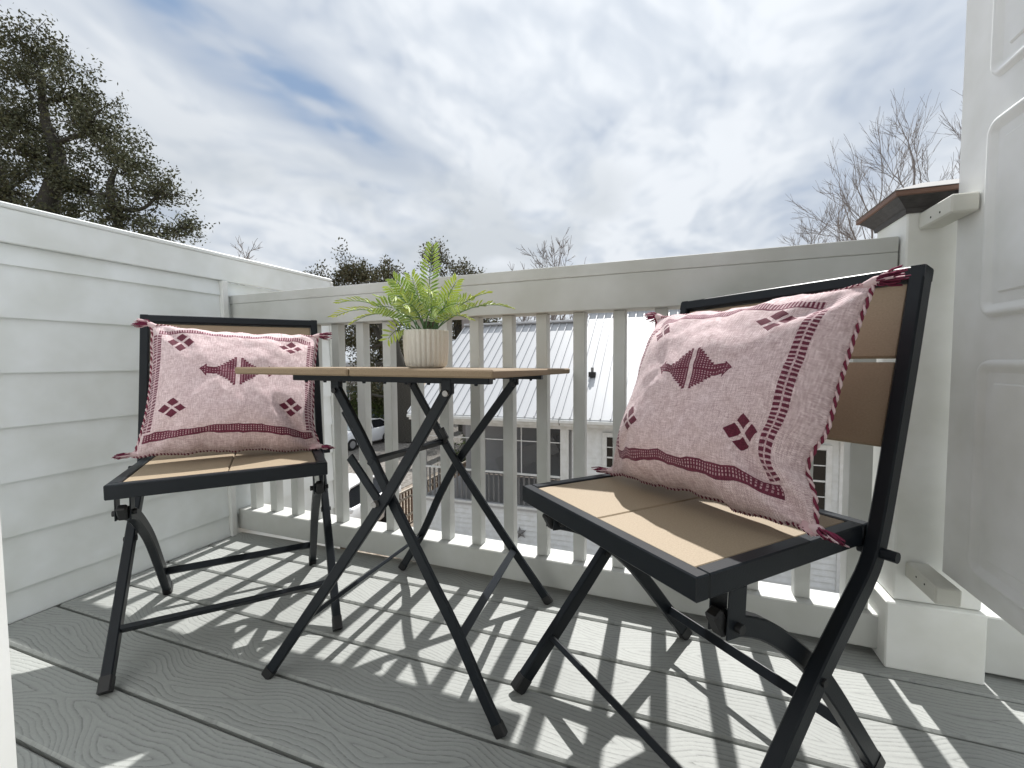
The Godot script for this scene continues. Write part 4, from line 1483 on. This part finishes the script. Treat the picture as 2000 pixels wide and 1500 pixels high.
func trees() -> void:
	var lc := leaf_cluster(1, 0.34, 0.13, 16)
	var lc2 := leaf_cluster(2, 0.42, 0.16, 15)
	var grp := "live oaks around the house"
	# big oak over the left wall
	leafy_tree("large dark evergreen oak rising above the white siding wall", [
		[[V(-25.0, -4.1, -11.3), V(-25.15, 4.05, -11.22), V(-25.29, 7.57, -11.36), V(-24.9, 9.32, -11.6), V(-25.43, 11.08, -11.5), V(-25.66, 13.05, -11.52)], 0.55, 0.09],
		[[V(-25.1, 2.0, -11.3), V(-23.0, 4.6, -12.2), V(-22.4, 6.01, -12.38), V(-22.82, 7.99, -12.29), V(-22.63, 9.08, -12.42)], 0.34, 0.08],
		[[V(-25.1, 3.0, -11.2), V(-26.6, 6.4, -10.9), V(-27.6, 9.4, -10.7), V(-28.2, 11.6, -10.5)], 0.4, 0.1]],
		[[V(-26.08, 13.93, -11.41), 1.45], [V(-24.83, 12.17, -11.78), 1.7], [V(-26.88, 11.31, -10.98), 1.7], [V(-23.57, 10.84, -12.17), 1.45], [V(-25.41, 9.32, -11.41), 1.6], [V(-26.85, 8.24, -10.82), 1.6], [V(-23.85, 8.21, -11.92), 1.3], [V(-22.11, 9.08, -12.61), 1.35], [V(-20.86, 7.97, -13.0), 1.15], [V(-22.29, 7.1, -12.43), 1.25], [V(-20.02, 6.43, -13.23), 0.9], [V(-24.56, 6.9, -11.59), 1.25], [V(-28.4, 13.2, -10.6), 2.0], [V(-28.9, 10.2, -10.3), 2.0], [V(-21.6, 5.3, -12.6), 1.5], [V(-25.0, 5.2, -11.4), 1.6]],
		M.oak, lc, 60.0, 21, grp)
	# oaks behind the railing
	leafy_tree("evergreen oak with thick dark leaning trunk behind the left balusters", [
		[[V(-15.2, -4.1, -22.9), V(-15.59, -0.93, -22.99), V(-16.36, 2.2, -22.88), V(-17.2, 4.3, -23.0), V(-17.6, 5.6, -23.1)], 0.78, 0.16],
		[[V(-16.0, 1.0, -22.9), V(-17.8, 3.0, -23.4), V(-19.4, 4.6, -23.9)], 0.3, 0.1]],
		[[V(-21.6, 5.6, -22.9), 1.1], [V(-22.4, 4.9, -22.6), 0.9], [V(-19.9, 6.4, -23.6), 1.25], [V(-20.6, 5.2, -23.4), 1.1], [V(-18.9, 6.2, -23.8), 1.1], [V(-18.2, 4.7, -23.7), 1.2], [V(-16.9, 5.7, -23.6), 1.25], [V(-15.9, 4.8, -23.9), 0.95], [V(-18.2, 2.9, -23.5), 1.2], [V(-16.6, 3.2, -23.9), 1.1], [V(-19.8, 3.4, -23.3), 1.0], [V(-20.2, 2.0, -24.2), 1.3], [V(-18.6, 0.9, -24.6), 1.4], [V(-16.9, 1.3, -25.2), 1.3], [V(-19.2, -1.3, -24.4), 1.2], [V(-17.3, -0.8, -24.8), 1.2]],
		M.oak_warm, lc2, 40.0, 33, grp)
	leafy_tree("evergreen oak behind the fern and the utility pole", [
		[[V(-13.6, -4.1, -27.6), V(-13.7, 1.0, -27.5), V(-14.2, 4.5, -27.3), V(-14.6, 6.2, -27.2)], 0.5, 0.1]],
		[[V(-15.2, 7.6, -26.86), 1.3], [V(-13.34, 6.6, -27.44), 1.1], [V(-12.5, 6.0, -27.64), 0.9], [V(-14.6, 4.9, -27.2), 1.4], [V(-13.2, 3.6, -27.2), 1.3], [V(-12.0, 3.4, -27.7), 1.0], [V(-15.4, 2.7, -27.0), 1.5]],
		M.oak_warm, lc2, 40.0, 44, grp)
	leafy_tree("dense oak standing behind the dark blue house", [
		[[V(-21.5, -4.1, -34.0), V(-21.5, 0.5, -34.0), V(-21.8, 4.0, -34.0)], 0.4, 0.12]],
		[[V(-22.5, 1.2, -34.0), 2.2], [V(-19.8, 2.2, -34.2), 2.2], [V(-21.0, 4.0, -34.0), 1.8], [V(-18.2, 0.0, -34.5), 2.2], [V(-16.0, 1.2, -35.0), 2.2], [V(-23.6, 4.4, -31.4), 1.7], [V(-21.2, 5.2, -31.6), 1.6], [V(-19.0, 4.4, -32.4), 1.8], [V(-24.6, 2.4, -34.0), 1.6]],
		M.oak, lc2, 44.0, 55, grp)
	leafy_tree("leafy green shrub along the street behind the parked sedan", [
		[[V(-19.8, -4.1, -25.2), V(-19.8, -3.2, -25.2), V(-19.7, -2.2, -25.2)], 0.12, 0.05]],
		[[V(-20.2, -2.3, -25.0), 1.15], [V(-18.8, -2.6, -25.3), 1.1], [V(-19.4, -1.5, -25.2), 0.9], [V(-17.6, -2.9, -25.4), 0.9]],
		M.ivy, lc2, 60.0, 66, "shrubs below the balcony", "shrub", "shrub")
	leafy_tree("small ivy covered shrub at the corner of the porch", [
		[[V(-7.9, -4.1, -16.6), V(-7.9, -3.5, -16.6), V(-7.9, -2.9, -16.6)], 0.08, 0.04]],
		[[V(-7.9, -3.1, -16.5), 0.75], [V(-8.4, -3.4, -16.2), 0.55]],
		M.ivy, leaf_cluster(3, 0.3, 0.10, 24), 120.0, 67, "shrubs below the balcony", "shrub", "shrub")
	# leafless trees
	bare_tree("leafless tree with round crown above the middle of the railing", V(-10.5, -4.1, -39.0), 7.2, 0.24, 2.2, 6, 5, 0.75, 0.022)
	bare_tree("small leafless tree left of the round crowned bare tree", V(-13.3, -4.1, -40.0), 7.6, 0.16, 1.3, 5, 8, 0.8, 0.018)
	bare_tree("tall leafless tree beside the open door", V(11.5, -4.1, -28.2), 8.2, 0.16, 2.7, 6, 15, 0.40, 0.0085)
	bare_tree("leafless tree with dense twigs left of the post cap", V(9.0, -4.1, -27.2), 7.0, 0.13, 2.2, 6, 17, 0.50, 0.008)
	bare_tree("low leafless tree just above the right end of the railing", V(6.6, -4.1, -26.4), 6.6, 0.10, 1.7, 6, 19, 0.55, 0.008)
	bare_tree("leafless tree partly hidden by the door edge", V(13.8, -4.1, -28.8), 8.0, 0.14, 2.5, 6, 25, 0.42, 0.0085)
	bare_tree("tiny leafless tree top over the far end of the siding wall", V(-32.7, -4.1, -25.8), 11.0, 0.14, 1.2, 4, 29, 0.8, 0.02)
	bare_tree("leafless tree with three grey trunks behind the roof ridge", V(-7.2, -4.1, -34.5), 4.5, 0.30, 2.0, 5, 31, 0.6, 0.02)
	bare_tree("leafless grey tree far behind the taller roof", V(-2.0, -4.1, -36.0), 4.8, 0.22, 1.7, 6, 35, 0.8, 0.02)
	bare_tree("leafless grey tree far behind the right chair", V(1.6, -4.1, -37.0), 4.6, 0.22, 1.7, 6, 37, 0.8, 0.02)
